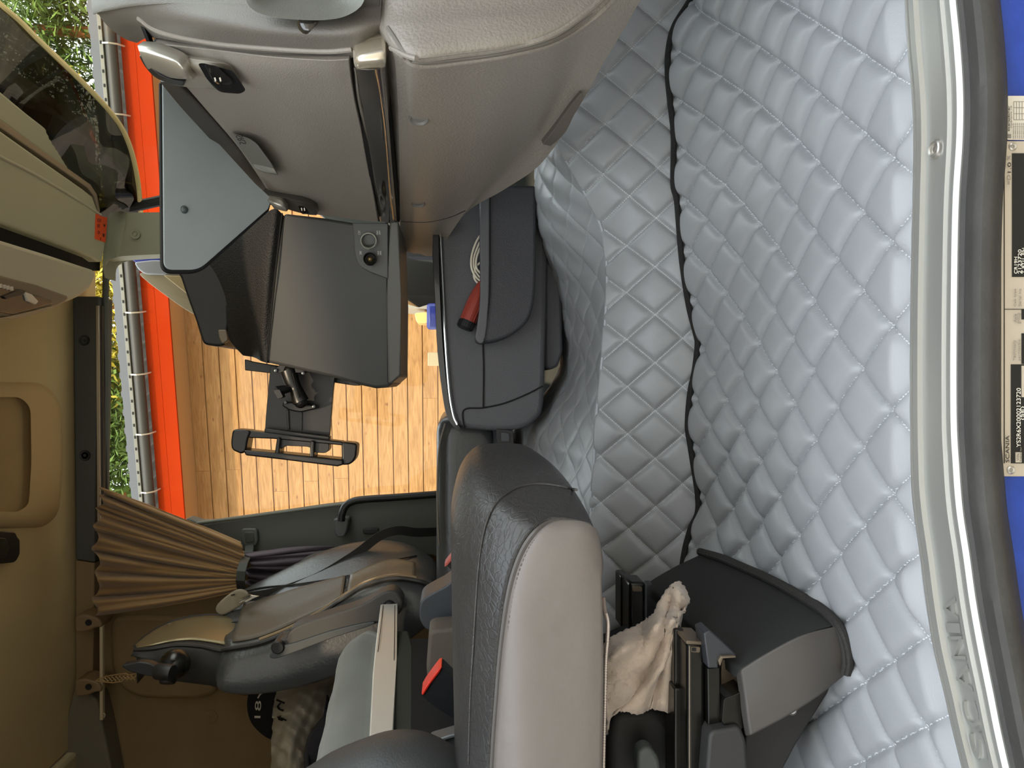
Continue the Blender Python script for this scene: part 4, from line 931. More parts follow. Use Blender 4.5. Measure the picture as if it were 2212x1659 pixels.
# ================================================================== SMALL THINGS ON THE FAR DOOR
gh = thing('grab_handle', 'black tubular grab handle on the pillar behind the far window', 'grab handle', tuple(P(740, 1140, 2.9)))
tube('bar', [P(a, b, 2.86) for a, b in crv([(737, 1125), (739, 1110), (746, 1094), (760, 1084), (785, 1079), (860, 1074), (940, 1068), (1000, 1064)], 6)], .0135, m_black, gh, n=14)
pslab('foot', rnd([(720, 1121), (754, 1120), (749, 1150), (742, 1161), (728, 1161), (721, 1150)], 6, 5), 2.86, .07, M('handle_foot', '#565a5c', .5, bump=.2, bscale=600), gh, bevel=.01)
tag(pslab('door_button', rnd([(783, 1143), (800, 1141), (818, 1141), (818, 1152), (800, 1155), (784, 1154)], 4, 4), 2.915, .02, M('button_grey', '#2c2e2f', .5), bevel=.004), 'small dark two-part button on the pillar beside the grab handle', 'button')
cl = thing('strap_clip', 'grey strap clip holding the brown curtain against the far pillar', 'clip', tuple(P(540, 1160, 2.9)))
ccl = rnd([(522, 1142), (554, 1142), (557, 1165), (553, 1180), (526, 1180), (520, 1160)], 6, 4)
pslab('buckle', ccl, 2.905, .022, M('clip_grey', '#5b605c', .45), cl, bevel=.004)
pslab('release_tab', rnd([(528, 1150), (547, 1150), (549, 1171), (530, 1173)], 4, 4), 2.900, .008, M('clip_grey_d', '#4c504d', .45), cl, bevel=.002)
ribbon('strap', [P(a, b, Y) for a, b, Y in ((539, 1178, 2.90), (538, 1190, 2.86), (533, 1202, 2.76), (526, 1216, 2.67), (521, 1234, 2.65), (519, 1254, 2.655), (521, 1270, 2.70), (528, 1278, 2.78))], .030, .004, M('strap_grey', '#474b49', .6), cl, side=(0, 0, 1))

# ================================================================== CURTAIN
def curtain(name, top, bot, Ytop, Ybot, nu, nv, folds, amp, mat, parent, seed=1, tail=None):
    rg = random.Random(seed); ph = [rg.uniform(0, 6.28) for _ in range(6)]
    t_ = crv(top, 12); b_ = crv(bot, 12)
    def samp(c, u):
        x = u * (len(c) - 1); i = min(int(x), len(c) - 2); f = x - i; return tuple(c[i][k] + (c[i+1][k] - c[i][k]) * f for k in range(len(c[0])))
    vs = []
    for i in range(nu):
        u = i / (nu-1)
        a = samp(t_, u); b = samp(b_, u)
        for j in range(nv):
            v = j / (nv-1)
            e = v ** .85
            px = a[0] + (b[0] - a[0]) * e; py = a[1] + (b[1] - a[1]) * e + (math.sin(v * math.pi) * 8 * (u - .4))
            Y = Ytop + (Ybot - Ytop) * v
            f = math.sin(u * folds * 6.283 + ph[0] + 1.3 * math.sin(v * 3 + ph[1]) + 1.5 * math.sin(u * 9 + ph[5])) + .45 * math.sin(u * folds * 2.3 * 6.283 + ph[2] + 2 * v) + .25 * math.sin(u * 41 + ph[3] + 5 * v)
            A_ = amp * (1 - .72 * v)
            wob = (1 - v) ** 3 * 7 * math.sin(u * folds * 6.283 * 1.0 + ph[4])
            vs.append(P(px + wob, py + 2.5 * math.cos(u * folds * 6.283 + ph[0]) * (1 - v), Y + A_ * f))
    f = [[i*nv+j, i*nv+j+1, (i+1)*nv+j+1, (i+1)*nv+j] for i in range(nu-1) for j in range(nv-1)]
    o = mesh(name, vs, f, mat, parent, ang=180)
    s_ = o.modifiers.new('thickness', 'SOLIDIFY'); s_.thickness = .003
    return o, vs, nv
m_cur = M('curtain_brown', '#93744a', .8, bump=.3, bscale=700, sheen=.2)
cu = thing('curtain', 'brown pleated curtain gathered at the far pillar', 'curtain', tuple(P(400, 1200, 2.8)))
cA, va, nva = curtain('cloth', [(218, 1052), (222, 1070), (214, 1095), (210, 1130), (205, 1180), (212, 1230), (206, 1290), (205, 1332)], [(520, 1172), (528, 1196), (524, 1210), (519, 1225), (517, 1240), (516, 1250), (520, 1262), (512, 1278)], 2.83, 2.74, 260, 60, 7, .034, m_cur, cu, 3)
m_st = M('thread_tan', '#b79c6d', .7)
for u in (.12, .46, .74):
    i = int(u * 259); pts = [Vector(va[i * nva + j]) + V(0, -.004, 0) for j in range(0, nva, 1)]
    tube('stitch_line', pts, .0012, m_st, cu, n=5)
m_lin = M('curtain_lining', '#5a525c', .85, bump=.25, bscale=600)
lc = curtain('lining', [(530, 1196), (540, 1210), (536, 1235), (533, 1262)], [(720, 1180), (760, 1200), (720, 1250), (640, 1300)], 2.76, 2.86, 120, 40, 3, .018, m_lin, cu, 5)
# ================================================================== CURTAIN RAIL behind
rl = thing('curtain_rail', 'thin pale curtain rail on the sleeper side wall', 'curtain rail', tuple(P(218, 1450, 2.9)))
pslab('rail', [(214.5, 1352), (221.5, 1352), (222, 1556), (215, 1556)], 2.86, .018, M('rail_ivory', '#b7a888', .4), rl, bevel=.002)
tube('end_eye', [P(223 + 4*math.cos(a), 1545 + 4*math.sin(a), 2.865) for a in [k*math.pi/6 for k in range(12)]], .0022, MATS['rail_ivory'], rl, closed=True, n=6)
for k, yy in enumerate((1345, 1484)):
    mo = slab('rail_bracket', [P(a, b + yy - 1345, 2.85) for a, b in rnd([(161, 1332), (180, 1327), (210, 1334), (219, 1344), (219, 1356), (206, 1356), (190, 1364), (162, 1367)], 6, 4)], (0, .09, 0), M('bracket_brown', '#7a6346', .6, bump=.2, bscale=600), rl, bevel=.008)
    lathe('screw_hole', [(0, .0005), (.008, .0005), (.011, .001), (.012, -.003)], P(191, yy, 2.849), (0, -1, 0), m_dashG, mo)
orn = thing('hanging_ornament', 'gilded lattice leaf ornament hanging from the curtain rail', 'ornament', tuple(P(250, 1462, 2.84)))
ol = [(206, 1470), (215, 1466), (232, 1461), (252, 1457), (272, 1455), (277, 1458), (284, 1457), (296, 1455), (293, 1461), (288, 1466), (278, 1466), (270, 1466), (262, 1472), (244, 1475), (225, 1473)]
gm_ = M('gilt', '#b79a68', .35, metal=.5)
tube('outline', [P(a, b, 2.83) for a, b in ol], .0022, gm_, orn, closed=True, n=6)
for k in range(9):
    x = 216 + k * 8.2
    tube('lattice_bar', [P(x, 1475 - k*.7 , 2.832), P(x + 14, 1458 - k * .2, 2.832)], .0013, gm_, orn, n=5)
    tube('lattice_bar', [P(x, 1462 - k*.5, 2.834), P(x + 10, 1472 - k * .4, 2.834)], .0013, gm_, orn, n=5)
# sleeper wall panels
struct(pslab('trim_11', crv([(470, 1340), (474, 1420), (486, 1480), (520, 1506), (610, 1500), (700, 1485)], 6) + [(700, 1340)], 2.93, .08, M('wall_panel_brown', '#7a6140', .85, bump=.2, bscale=700), bevel=.02))
struct(pslab('trim_12', rnd([(235, 1335), (300, 1330), (470, 1340), (470, 1500), (420, 1512), (300, 1508), (262, 1490), (240, 1450)], 30, 6), 2.975, .04, m_brown, bevel=.015))
sp2 = struct(pslab('trim_13', [(163, 1480), (178, 1484), (208, 1512), (220, 1560), (236, 1640), (250, 1720), (100, 1720), (130, 1600)], 2.90, .1, M('corner_grey_panel', '#6d6654', .7, bump=.2, bscale=600), bevel=.008))
lathe('wall_screw', [(0, .0), (.004, -.001), (.006, .002), (.018, .003), (.025, .001), (.026, -.004)], P(455, 1549, 2.997), (0, -1, 0), m_brown, bpy.data.objects['wall_far_sleeper'])
# ================================================================== NEAR SEAT
m_lea = M('seat_leather_dark', '#343332', .36, bump=.6, bscale=90, detail=8, var=.15, vscale=5, crack=90)
m_leas = M('seat_leather_side_lit', '#6f6862', .48, bump=1.0, bscale=22, detail=8, var=.06, vscale=3)  # door light on the side panel put into this lighter colour
seat = thing('passenger_seat', 'near black leather seat cushion with door-lit paler side panel and piped seams', 'seat', (-.4, 1.2, 0))
def cprof(Y, xf, zt, zb, ax=.085, az=.055, bx=.05, bz=.035, xr=-.82):
    pts = [V(xr, Y, zb)]
    for k in range(5): pts.append(V(xr + (xf - bx - xr) * (k+1) / 5, Y, zb))
    for k in range(1, 7):
        a = math.pi/2 * k / 6; pts.append(V(xf - bx + bx * math.sin(a), Y, zb + bz - bz * math.cos(a)))
    for k in range(0, 11):
        a = math.pi/2 * k / 10; pts.append(V(xf - ax + ax * math.cos(a), Y, zt - az + az * math.sin(a)))
    for k in range(1, 9):
        x = xf - ax + (xr - xf + ax) * k / 8
        pts.append(V(x, Y, zt - .012 * ((xf - ax - x) / .6) ** 1.2))
    return pts
stn = [(.956, -.235, .440, .350, .05, .05), (.962, -.205, .456, .341), (.972, -.186, .467, .336), (.99, -.172, .484, .335), (1.015, -.158, .502, .337), (1.045, -.144, .516, .342), (1.08, -.131, .526, .348), (1.13, -.117, .531, .356),
       (1.19, -.108, .530, .366), (1.26, -.102, .526, .376), (1.33, -.102, .524, .382), (1.39, -.108, .521, .382), (1.43, -.125, .508, .376), (1.455, -.15, .485, .37), (1.465, -.18, .45, .37)]
cush = loft('cushion', [cprof(*a) for a in stn], m_lea, seat, ang=180)
cs = cush.modifiers.new('sub', 'SUBSURF'); cs.levels = 1; cs.render_levels = 2
sbv = bvh_of(cush)
# side panel, door light put into its colour, laid on the near flank, inside the piped seam
seam1 = [(1272, 1136), (1232, 1127), (1192, 1128), (1160, 1147), (1132, 1184), (1111, 1236), (1098, 1290), (1089, 1350), (1080, 1430), (1073, 1520), (1067, 1600), (1062, 1700)]
edge1 = [(1278, 1140), (1287, 1160), (1294, 1185), (1299, 1215), (1302, 1250), (1304, 1290), (1306, 1330), (1307, 1380), (1308, 1440), (1307, 1520), (1305, 1600), (1303, 1700)]
rows = []
for (a, b), (c, d) in zip(crv(seam1, 4), crv(edge1, 4)):
    rr_ = []
    for k in range(17):
        t = k / 16; x = a[0] + (c - a) * t if False else (a + (c - a) * t, b + (d - b) * t)
        h = hit(sbv, x[0], x[1]); 
        if h is None: h = P(x[0], x[1], .957)
        rr_.append(h + V(0, -.0055 - .003 * math.sin(math.pi * t), .0) + ray(*x).normalized() * 0)
    rows.append(rr_)
n = 17
sp = mesh('side_panel', [p for r_ in rows for p in r_], [[i*n+j, i*n+j+1, (i+1)*n+j+1, (i+1)*n+j] for i in range(len(rows)-1) for j in range(n-1)], m_leas, seat, ang=180)
sp.modifiers.new('thickness', 'SOLIDIFY').thickness = .006
sm_ = sp.modifiers.new('smooth', 'SMOOTH'); sm_.iterations = 8; sm_.factor = .5
m_pipe = M('piping_leather', '#4c4844', .4)
def seamtube(pts, r, mat, off=.002, name='piping', n=6, dflt=.96):
    q = onto(sbv, pts, off, n, dflt)
    return tube(name, q, r, mat, seat, n=8, taper=[.35 + .65 * (i % 4 < 3) for i in range(len(q))] if n > 20 else None)
seamtube(seam1, .0042, m_pipe, .006)
seamtube([(a - 9, b - 6) for a, b in seam1[1:]], .0032, m_lea, .003)
seamtube([(a + 11 if b > 1180 else a + 4, b + (12 if b < 1180 else 2)) for a, b in seam1[1:]], .0022, M('stitch_brown', '#4a433d', .6), .0085, 'stitch_line', 22)
seamtube([(1245, 1058), (1205, 1049), (1160, 1045), (1120, 1052), (1088, 1070), (1066, 1094), (1050, 1130), (1040, 1175), (1033, 1230), (1028, 1300), (1022, 1400), (1016, 1500), (1012, 1650)], .002, m_lea, .0006, 'top_seam')
# stitches: short thread bars either side of the piping
q = onto(sbv, [(a - 4, b - 3) for a, b in seam1], .004, 22, .96)
# zip along the lower edge
seamtube([(1303, 1290), (1306, 1318), (1313, 1345), (1312, 1380), (1308, 1430), (1306, 1520), (1304, 1600), (1302, 1700)], .0028, M('zip_tape', '#7d7069', .6), .006, 'zip_tape')
zq = onto(sbv, [(1310, 1325), (1314, 1345), (1313, 1380), (1309, 1430), (1307, 1520), (1305, 1600), (1303, 1700)], .009, 30, .955)
zt_ = tube('zip_teeth', zq, .0009, M('zip_silver', '#d5c9bf', .35), seat, n=5, taper=[1 + .8 * (i % 2) for i in range(len(zq))])
# seat under-frame skirt
box('under_frame', (-.82, 1.05, .335), (-.34, 1.38, .36), m_deep, seat, bevel=.01)
ba = loft('back_bolster', [[V(x, Y, z) for x, z in crv([(-.63 - ins, .455), (-.56 - ins, .505), (-.522 - ins, .56), (-.513 - ins, .61), (-.523 - ins, .66), (-.556 - ins, .735), (-.61 - ins, .80 - ins), (-.76, .85 - ins), (-.79, .6)], 4, True)] for Y, ins in ((1.03, .07), (1.035, .035), (1.05, .015), (1.08, 0), (1.14, .0), (1.22, .03), (1.26, .07))], M('bolster_leather', '#3a3c3d', .5, bump=.25, bscale=300), seat, ang=180)

# ---------------- seat base cover
m_cov = M('cover_black_fabric', '#1b1b19', .85, bump=.35, bscale=900)
m_covs = M('cover_side_lit', '#433f3b', .55, bump=.15, bscale=900)  # same black cover, skylight on its side put into the colour
cov = thing('seat_base_cover', 'black seat base cover with ribbed binding flaring out over the quilted mat', 'seat cover', tuple(PZ(1760, 1400, 0)))
A0 = PZ(1516, 1196, .03)
def q3(*a): return prow(a)
frow = [
    [P(1395, 1262, 1.44), P(1440, 1300, 1.28), P(1490, 1348, 1.16), P(1545, 1400, 1.07), P(1600, 1446, .99)],
    [P(1420, 1245, 1.45), P(1480, 1285, 1.29), P(1545, 1333, 1.16), P(1610, 1376, 1.07), P(1655, 1412, .985)],
    [P(1465, 1220, 1.46), P(1545, 1255, 1.30), P(1625, 1300, 1.17), P(1690, 1338, 1.07), P(1732, 1372, .982)],
    [P(1512, 1198, 1.47), P(1602, 1229, 1.30), P(1695, 1272, 1.16), P(1760, 1312, 1.065), P(1804, 1350, .99)]]
patch('front_face', frow, (-.02, .02, 0), m_cov, cov, bevel=.003, nu=5, nv=5)
srow = [
    [P(1600, 1446, .99), P(1608, 1500, .985), P(1614, 1545, .98), P(1621, 1590, .978)],
    [P(1655, 1412, .98), P(1668, 1462, .975), P(1685, 1510, .972), P(1700, 1548, .97)],
    [P(1732, 1372, .975), P(1742, 1415, .97), P(1752, 1460, .967), P(1770, 1503, .967)],
    [P(1808, 1352, .985), P(1822, 1385, .978), P(1829, 1425, .975), P(1826, 1458, .98)]]
patch('side_face', srow, (-.01, .02, 0), m_covs, cov, bevel=.004, nu=6, nv=5)
bind = [(1512, 1192, 1.475), (1560, 1206, 1.37), (1602, 1224, 1.29), (1650, 1245, 1.215), (1695, 1268, 1.15), (1740, 1294, 1.09), (1778, 1318, 1.035), (1803, 1343, 1.0), (1820, 1370, .978), (1829, 1400, .97), (1832, 1430, .968), (1828, 1454, .972)]
bq = [PT(p) for p in crv(bind, 5)]
tube('binding', bq, .0075, M('ribbed_binding', '#24221f', .8, bump=1, bscale=200), cov, n=10)
tube('binding_rib', [p + V(0, -.004, .006) for p in bq], .0022, MATS['ribbed_binding'], cov, n=6)
tube('binding_rib', [p + V(0, -.006, .001) for p in bq], .0022, MATS['ribbed_binding'], cov, n=6)
gs = slab('gusset', [P(a, b, 1.03) for a, b in ((1612, 1580), (1770, 1500), (1812, 1466), (1786, 1502), (1752, 1556), (1718, 1612), (1688, 1670), (1600, 1700))], (0, .02, 0), M('gusset_black', '#23211f', .6), cov, bevel=.003)
lathe('hole_rim', [(.0045, .0), (.0055, .0012), (.0068, .0), (.0068, -.002)], P(1712, 1535, 1.028), (0, -1, 0), M('hole_rim_grey', '#6b6560', .4), gs, caps=False)
lathe('hole', [(0, .0008), (.0046, .0008), (.0046, -.002)], P(1712, 1535, 1.028), (0, -1, 0), m_quilt, gs)
# ---------------- seat rails and mechanism
m_steel = M('black_steel', '#141310', .25, metal=.3, var=.4, vscale=30)
m_steel2 = M('worn_steel', '#6e6252', .35, metal=.5, var=.3, vscale=20)
mech = thing('seat_slide_mechanism', 'black steel seat slide rails and brackets under the near seat', 'seat mechanism', (-.5, 1.2, .15))
def railbox(name, x0, x1, y0, y1, Y, t, mat, bev=.003, parent=mech): return pslab(name, [(x0, y0), (x1, y0), (x1, y1), (x0, y1)], Y, t, mat, parent, bevel=bev)
r1 = railbox('inner_rail', 1457, 1478, 1359, 1485, 1.06, .05, m_steel)
railbox('inner_rail', 1457, 1482, 1487, 1720, 1.05, .05, m_steel)
r2 = railbox('outer_rail', 1484, 1524, 1388, 1720, 1.02, .06, m_steel, .006)
pslab('rail_end', rnd([(1483, 1384), (1524, 1386), (1524, 1394), (1483, 1392)], 2, 2), 1.018, .06, m_steel2, mech, bevel=.001)
pslab('slot', rnd([(1493, 1397), (1513, 1398), (1512, 1410), (1493, 1409)], 3, 3), 1.016, .01, m_steel2, r2, bevel=.001)
pslab('slot_hole', rnd([(1495, 1400), (1504, 1400), (1504, 1407), (1495, 1407)], 1, 2), 1.0145, .01, m_deep, r2, bevel=0)
tube('rail_lip', [P(1489, 1395, 1.016), P(1489, 1700, 1.016)], .0014, M('edge_highlight_steel', '#8d867c', .25, metal=.8), r2, n=6)
tube('rail_lip', [P(1475, 1362, 1.058), P(1475, 1484, 1.058)], .0012, MATS['edge_highlight_steel'], r1, n=6)
railbox('far_rail', 1341, 1359, 1244, 1356, 1.40, .05, m_steel)
fr = railbox('far_rail', 1359, 1395, 1258, 1400, 1.34, .06, m_steel, .006)
pslab('slot', rnd([(1366, 1266), (1387, 1268), (1387, 1278), (1367, 1278)], 3, 3), 1.335, .01, m_steel2, fr, bevel=.001)
pslab('bracket', [(1398, 1262), (1412, 1262), (1440, 1290), (1420, 1330), (1398, 1345)], 1.42, .03, m_boxd, mech, bevel=.003)
pslab('angle_bracket', [(1520, 1368), (1534, 1362), (1592, 1414), (1588, 1420), (1560, 1420), (1552, 1428), (1552, 1444), (1530, 1444)], 1.0, .04, M('bracket_dark', '#2d2f33', .4), mech, bevel=.003)
pslab('bracket_lip', [(1552, 1428), (1558, 1418), (1590, 1417), (1590, 1421), (1562, 1423), (1556, 1440)], .995, .01, m_steel2, mech, bevel=.001)
pslab('side_plate', [(1528, 1444), (1556, 1441), (1558, 1585), (1530, 1580)], 1.01, .02, m_steel, mech, bevel=.002)
pslab('spring_cup', crv([(1560, 1428), (1582, 1440), (1596, 1462), (1590, 1485), (1572, 1500), (1560, 1506)], 5, True), 1.04, .06, m_steel2, mech, bevel=.006)
pslab('tube_bracket', rnd([(1564, 1510), (1590, 1500), (1610, 1490), (1611, 1572), (1570, 1577), (1560, 1560)], 5, 3), 1.0, .04, m_steel, mech, bevel=.004)
pslab('cover_shell', rnd([(1532, 1590), (1540, 1580), (1600, 1570), (1612, 1600), (1620, 1720), (1522, 1720)], 10, 4), .99, .08, M('shell_dark', '#2c2b2a', .6, bump=.2, bscale=500), mech, bevel=.008)
pslab('suspension_box', [(1320, 1545), (1345, 1535), (1420, 1530), (1440, 1545), (1490, 1605), (1500, 1720), (1312, 1720), (1312, 1600)], 1.12, .2, M('suspension_black', '#1e1d1b', .6, bump=.2, bscale=400), mech, bevel=.015)
pslab('lever', crv([(1380, 1720), (1378, 1640), (1384, 1622), (1400, 1616), (1414, 1624), (1426, 1650), (1432, 1720)], 5), 1.06, .03, M('lever_grey', '#4d5351', .5), mech, bevel=.008)
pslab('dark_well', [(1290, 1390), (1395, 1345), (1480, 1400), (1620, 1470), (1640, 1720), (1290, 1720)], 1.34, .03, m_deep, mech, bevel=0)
# ---------------- rag
rg = random.Random(9)
ro = [[(1306, 1389, 1.10), (1345, 1368, 1.12), (1385, 1352, 1.13), (1412, 1330, 1.12), (1432, 1292, 1.13), (1450, 1264, 1.15), (1466, 1257, 1.17)],
      [(1306, 1425, 1.08), (1345, 1405, 1.06), (1388, 1385, 1.09), (1420, 1358, 1.06), (1448, 1318, 1.12), (1466, 1290, 1.11), (1484, 1284, 1.15)],
      [(1306, 1465, 1.085), (1345, 1448, 1.08), (1390, 1425, 1.08), (1425, 1390, 1.10), (1452, 1342, 1.06), (1466, 1328, 1.13), (1482, 1320, 1.11)],
      [(1306, 1500, 1.07), (1345, 1490, 1.07), (1390, 1470, 1.10), (1428, 1432, 1.07), (1456, 1380, 1.09), (1458, 1350, 1.07), (1470, 1333, 1.12)],
      [(1310, 1588, 1.10), (1318, 1556, 1.09), (1340, 1540, 1.07), (1370, 1541, 1.08), (1400, 1531, 1.10), (1430, 1532, 1.09), (1457, 1540, 1.10)]]
GR = net([prow(r_) for r_ in ro], 9, 9); a = len(GR); b = len(GR[0])
vs = []
for i in range(a):
    for j in range(b):
        p = Vector(GR[i][j]); p += V(rg.gauss(0, .0007), .004 * math.sin(i * .55 + j * .08) + .002 * math.sin(j * .4 - i * .2) + rg.gauss(0, .0006), rg.gauss(0, .0007))
        vs.append(p)
rag = mesh('cleaning_rag', vs, [[i*b+j, i*b+j+1, (i+1)*b+j+1, (i+1)*b+j] for i in range(a-1) for j in range(b-1)], M('rag_cloth', '#c3b3a3', .95, bump=.9, bscale=160, var=.15, vscale=25, sheen=.3), ang=180)
s_ = rag.modifiers.new('thickness', 'SOLIDIFY'); s_.thickness = .003
tag(rag, 'crumpled beige cleaning rag stuffed under the near seat beside the steel rails', 'rag')

# ================================================================== DRIVER SEAT
m_ds = M('driver_leather', '#404243', .3, bump=.3, bscale=120, detail=6, var=.12, vscale=6)
m_dsd = M('driver_side_fabric', '#2b2b2a', .7, bump=.3, bscale=700)
m_dc = M('driver_centre_leather', '#5f574b', .5, bump=.3, bscale=150, detail=5)
ds = thing('truck_seat', 'reclined black and brown leather driver seat with silver topped headrest', 'seat', (-.35, 2.4, .2))
def bsec(Fp, Fn, Np, Bk, YF=2.62, YN=2.14, dip=.03):
    F = P(*Fp, YF); Fq = P(*Fn, 2.5); Nq = P(*Np, YN + .04); Bn = P(*Bk, YN)
    back = V(-.10, 0, -.02)
    mid = F.lerp(Nq, .5) + V(-dip, 0, -dip * .3)
    loop = [F + V(-.02, .03, 0), F, F.lerp(mid, .35) + V(.004, 0, 0), F.lerp(mid, .7), mid, mid.lerp(Nq, .35), Nq.lerp(mid, .28) + V(.006, 0, 0), Nq, Nq + V(-.012, -.03, 0), Bn.lerp(Nq, .6) + V(0, -.035, 0), Bn + V(0, -.02, 0), Bn + V(-.01, .04, 0), F + V(-.16, -.02, -.03), F + V(-.15, .03, -.02)]
    return loop
secs = [bsec((462, 1316), (465, 1330), (484, 1399), (462, 1478), dip=.0), bsec((478, 1302), (480, 1320), (500, 1397), (482, 1487), dip=.01), bsec((520, 1277), (520, 1300), (548, 1388), (525, 1492), dip=.02), bsec((580, 1248), (580, 1280), (600, 1372), (590, 1484), dip=.035),
        bsec((640, 1218), (640, 1250), (650, 1350), (650, 1470), dip=.04), bsec((700, 1190), (700, 1230), (700, 1322), (710, 1450), dip=.045), bsec((760, 1172), (760, 1210), (750, 1288), (770, 1430), dip=.045), bsec((820, 1166), (820, 1200), (805, 1258), (830, 1405), dip=.04),
        bsec((870, 1170), (870, 1200), (860, 1246), (880, 1375), dip=.03), bsec((915, 1190), (915, 1210), (910, 1250), (920, 1345), dip=.015), bsec((955, 1220), (950, 1235), (945, 1268), (960, 1330), dip=.0)]
bk = loft('backrest', [crv(s, 3, True) for s in secs], m_ds, ds, ang=180)
bkb = bvh_of(bk)
bm_ = bk.modifiers.new('sub', 'SUBSURF'); bm_.levels = 1; bm_.render_levels = 1
# centre panel of lighter leather on the front
m_dsd2 = m_dsd
cp_a = [(530, 1290), (580, 1288), (640, 1270), (700, 1254), (750, 1242)]
cp_b = [(497, 1392), (560, 1380), (640, 1347), (700, 1318), (742, 1290)]
def skin(name, A, B, bvh, mat, parent, off=.004, m=9, nn_=5, th=.004, dflt=2.3):
    rows = []
    for p, q in zip(crv(A, nn_), crv(B, nn_)):
        r_ = []
        for k in range(m):
            t = k / (m-1); x, y = p[0] + (q[0] - p[0]) * t, p[1] + (q[1] - p[1]) * t
            r_.append(hit(bvh, x, y, off, dflt))
        rows.append(r_)
    o = mesh(name, [p for r_ in rows for p in r_], [[i*m+j, i*m+j+1, (i+1)*m+j+1, (i+1)*m+j] for i in range(len(rows)-1) for j in range(m-1)], mat, parent, ang=180)
    o.modifiers.new('smooth', 'SMOOTH').iterations = 3
    o.modifiers.new('thickness', 'SOLIDIFY').thickness = th
    return o
skin('centre_panel', cp_a, cp_b, bkb, m_dc, ds)
skin('lumbar_panel', [(756, 1242), (800, 1222), (850, 1208), (900, 1216)], [(748, 1290), (790, 1264), (840, 1246), (900, 1250)], bkb, M('lumbar_leather', '#6d624f', .4, bump=.4, bscale=80, detail=6), ds)
for pts in ([(500, 1286), (560, 1270), (640, 1262), (720, 1250), (754, 1243)], [(754, 1243), (752, 1266), (744, 1290)], [(500, 1345), (580, 1330), (680, 1300), (748, 1268)], [(760, 1240), (830, 1215), (900, 1200)]):
    tube('seam', onto(bkb, pts, .006, 6, 2.3), .0025, m_dsd, ds, n=6)
tube('piping', onto(bkb, [(480, 1404), (560, 1390), (620, 1366), (680, 1335), (740, 1295), (790, 1265), (850, 1250), (905, 1256), (940, 1270)], .010, 6, 2.2), .007, M('piping_dark', '#1f1e1d', .5), ds, n=8)
tube('piping', onto(bkb, [(560, 1382), (620, 1358), (680, 1327), (740, 1288), (790, 1258), (850, 1243), (900, 1248)], .010, 6, 2.2), .005, M('piping_tan', '#8d7550', .4), ds, n=8)
# headrest with silver panel
hs = []
for Fp, Np, Bk in (((289, 1396), (290, 1404), (292, 1412)), ((305, 1378), (312, 1401), (312, 1430)), ((335, 1356), (345, 1397), (340, 1458)), ((370, 1340), (385, 1393), (375, 1470)), ((410, 1330), (420, 1394), (415, 1474)), ((450, 1326), (455, 1397), (450, 1478)), ((500, 1328), (480, 1399), (480, 1486)), ((524, 1331), (494, 1399), (500, 1490))):
    F = P(*Fp, 2.52); N_ = P(*Np, 2.22); B = P(*Bk, 2.22)
    hs.append(crv([F + V(-.02, .02, 0), F, F.lerp(N_, .33) + V(.006, 0, .003), F.lerp(N_, .66) + V(.006, 0, .003), N_, N_ + V(-.01, -.02, 0), N_.lerp(B, .5) + V(0, -.025, 0), B, B + V(-.01, .05, 0), F + V(-.12, 0, -.01)], 3, True))
hr = loft('headrest', hs, m_dsd, ds, ang=180)
hb = bvh_of(hr)
m_hsil = M('headrest_silver', '#8c8163', .3, metal=.45, bump=.2, bscale=200)
hp = skin('headrest_panel', [(292, 1396), (320, 1372), (350, 1354), (400, 1337), (450, 1331), (500, 1332), (521, 1334)], [(294, 1401), (330, 1396), (370, 1388), (410, 1385), (440, 1388), (470, 1393), (488, 1397)], hb, m_hsil, ds, .003)
hpb = bvh_of(hp)
tube('emblem_ring', [h for h in (hit(hpb, 393 + 31*math.cos(a), 1354 + 9.5*math.sin(a) + 2*math.cos(a)*-1, .005, 2.35) for a in [k*math.pi/14 for k in range(28)])], .0022, M('emblem_silver', '#cdc2a0', .25, metal=.7), ds, closed=True, n=6)
tube('emblem_ring', [h for h in (hit(hpb, 393 + 38*math.cos(a), 1354 + 12*math.sin(a) - 2*math.cos(a), .005, 2.35) for a in [k*math.pi/14 for k in range(-6, 20)])], .0014, MATS['emblem_silver'], ds, n=6)
for k, ch in enumerate('SEAT'[:0]): pass
for k in range(7):
    x = 374 + k * 6; tube('emblem_mark', [hit(hpb, x, 1351 - k*.3, .005, 2.35), hit(hpb, x + 3, 1355 - k*.3, .005, 2.35), hit(hpb, x, 1359 - k*.3, .005, 2.35)], .0013, MATS['emblem_silver'], ds, n=5)
tube('piping', onto(hb, [(290, 1404), (330, 1401), (380, 1394), (430, 1396), (470, 1404), (500, 1410)], .008, 6, 2.25), .006, MATS['piping_dark'], ds, n=8)
# armrests
ar = pslab('armrest', crv([(597, 1392), (601, 1383), (618, 1378), (622, 1368), (642, 1352), (700, 1332), (775, 1308), (820, 1284), (842, 1276), (858, 1281), (870, 1300), (866, 1322), (845, 1336), (800, 1352), (740, 1370), (680, 1387), (630, 1402), (606, 1402)], 4, True), 2.03, .07, M('armrest_dark', '#3c3b3a', .5, bump=.2, bscale=500), ds, bevel=.012)
pslab('armrest_pad', crv([(583, 1415), (598, 1400), (640, 1388), (720, 1362), (800, 1344), (800, 1352), (720, 1378), (640, 1408), (600, 1422), (585, 1422)], 4, True), 2.02, .09, M('armrest_pad', '#44484a', .5), ds, bevel=.008)
dl = lathe('thumb_wheel', [(0, -.035), (.014, -.035), (.017, -.032), (.017, .032), (.014, .035), (0, .035)], P(606, 1390, 2.05), (0, 1, 0), m_black, ds, n=14)
lathe('pivot', [(0, .012), (.012, .010), (.016, 0), (.016, -.01)], P(841, 1309, 2.03), (0, -1, 0), m_black, ds)
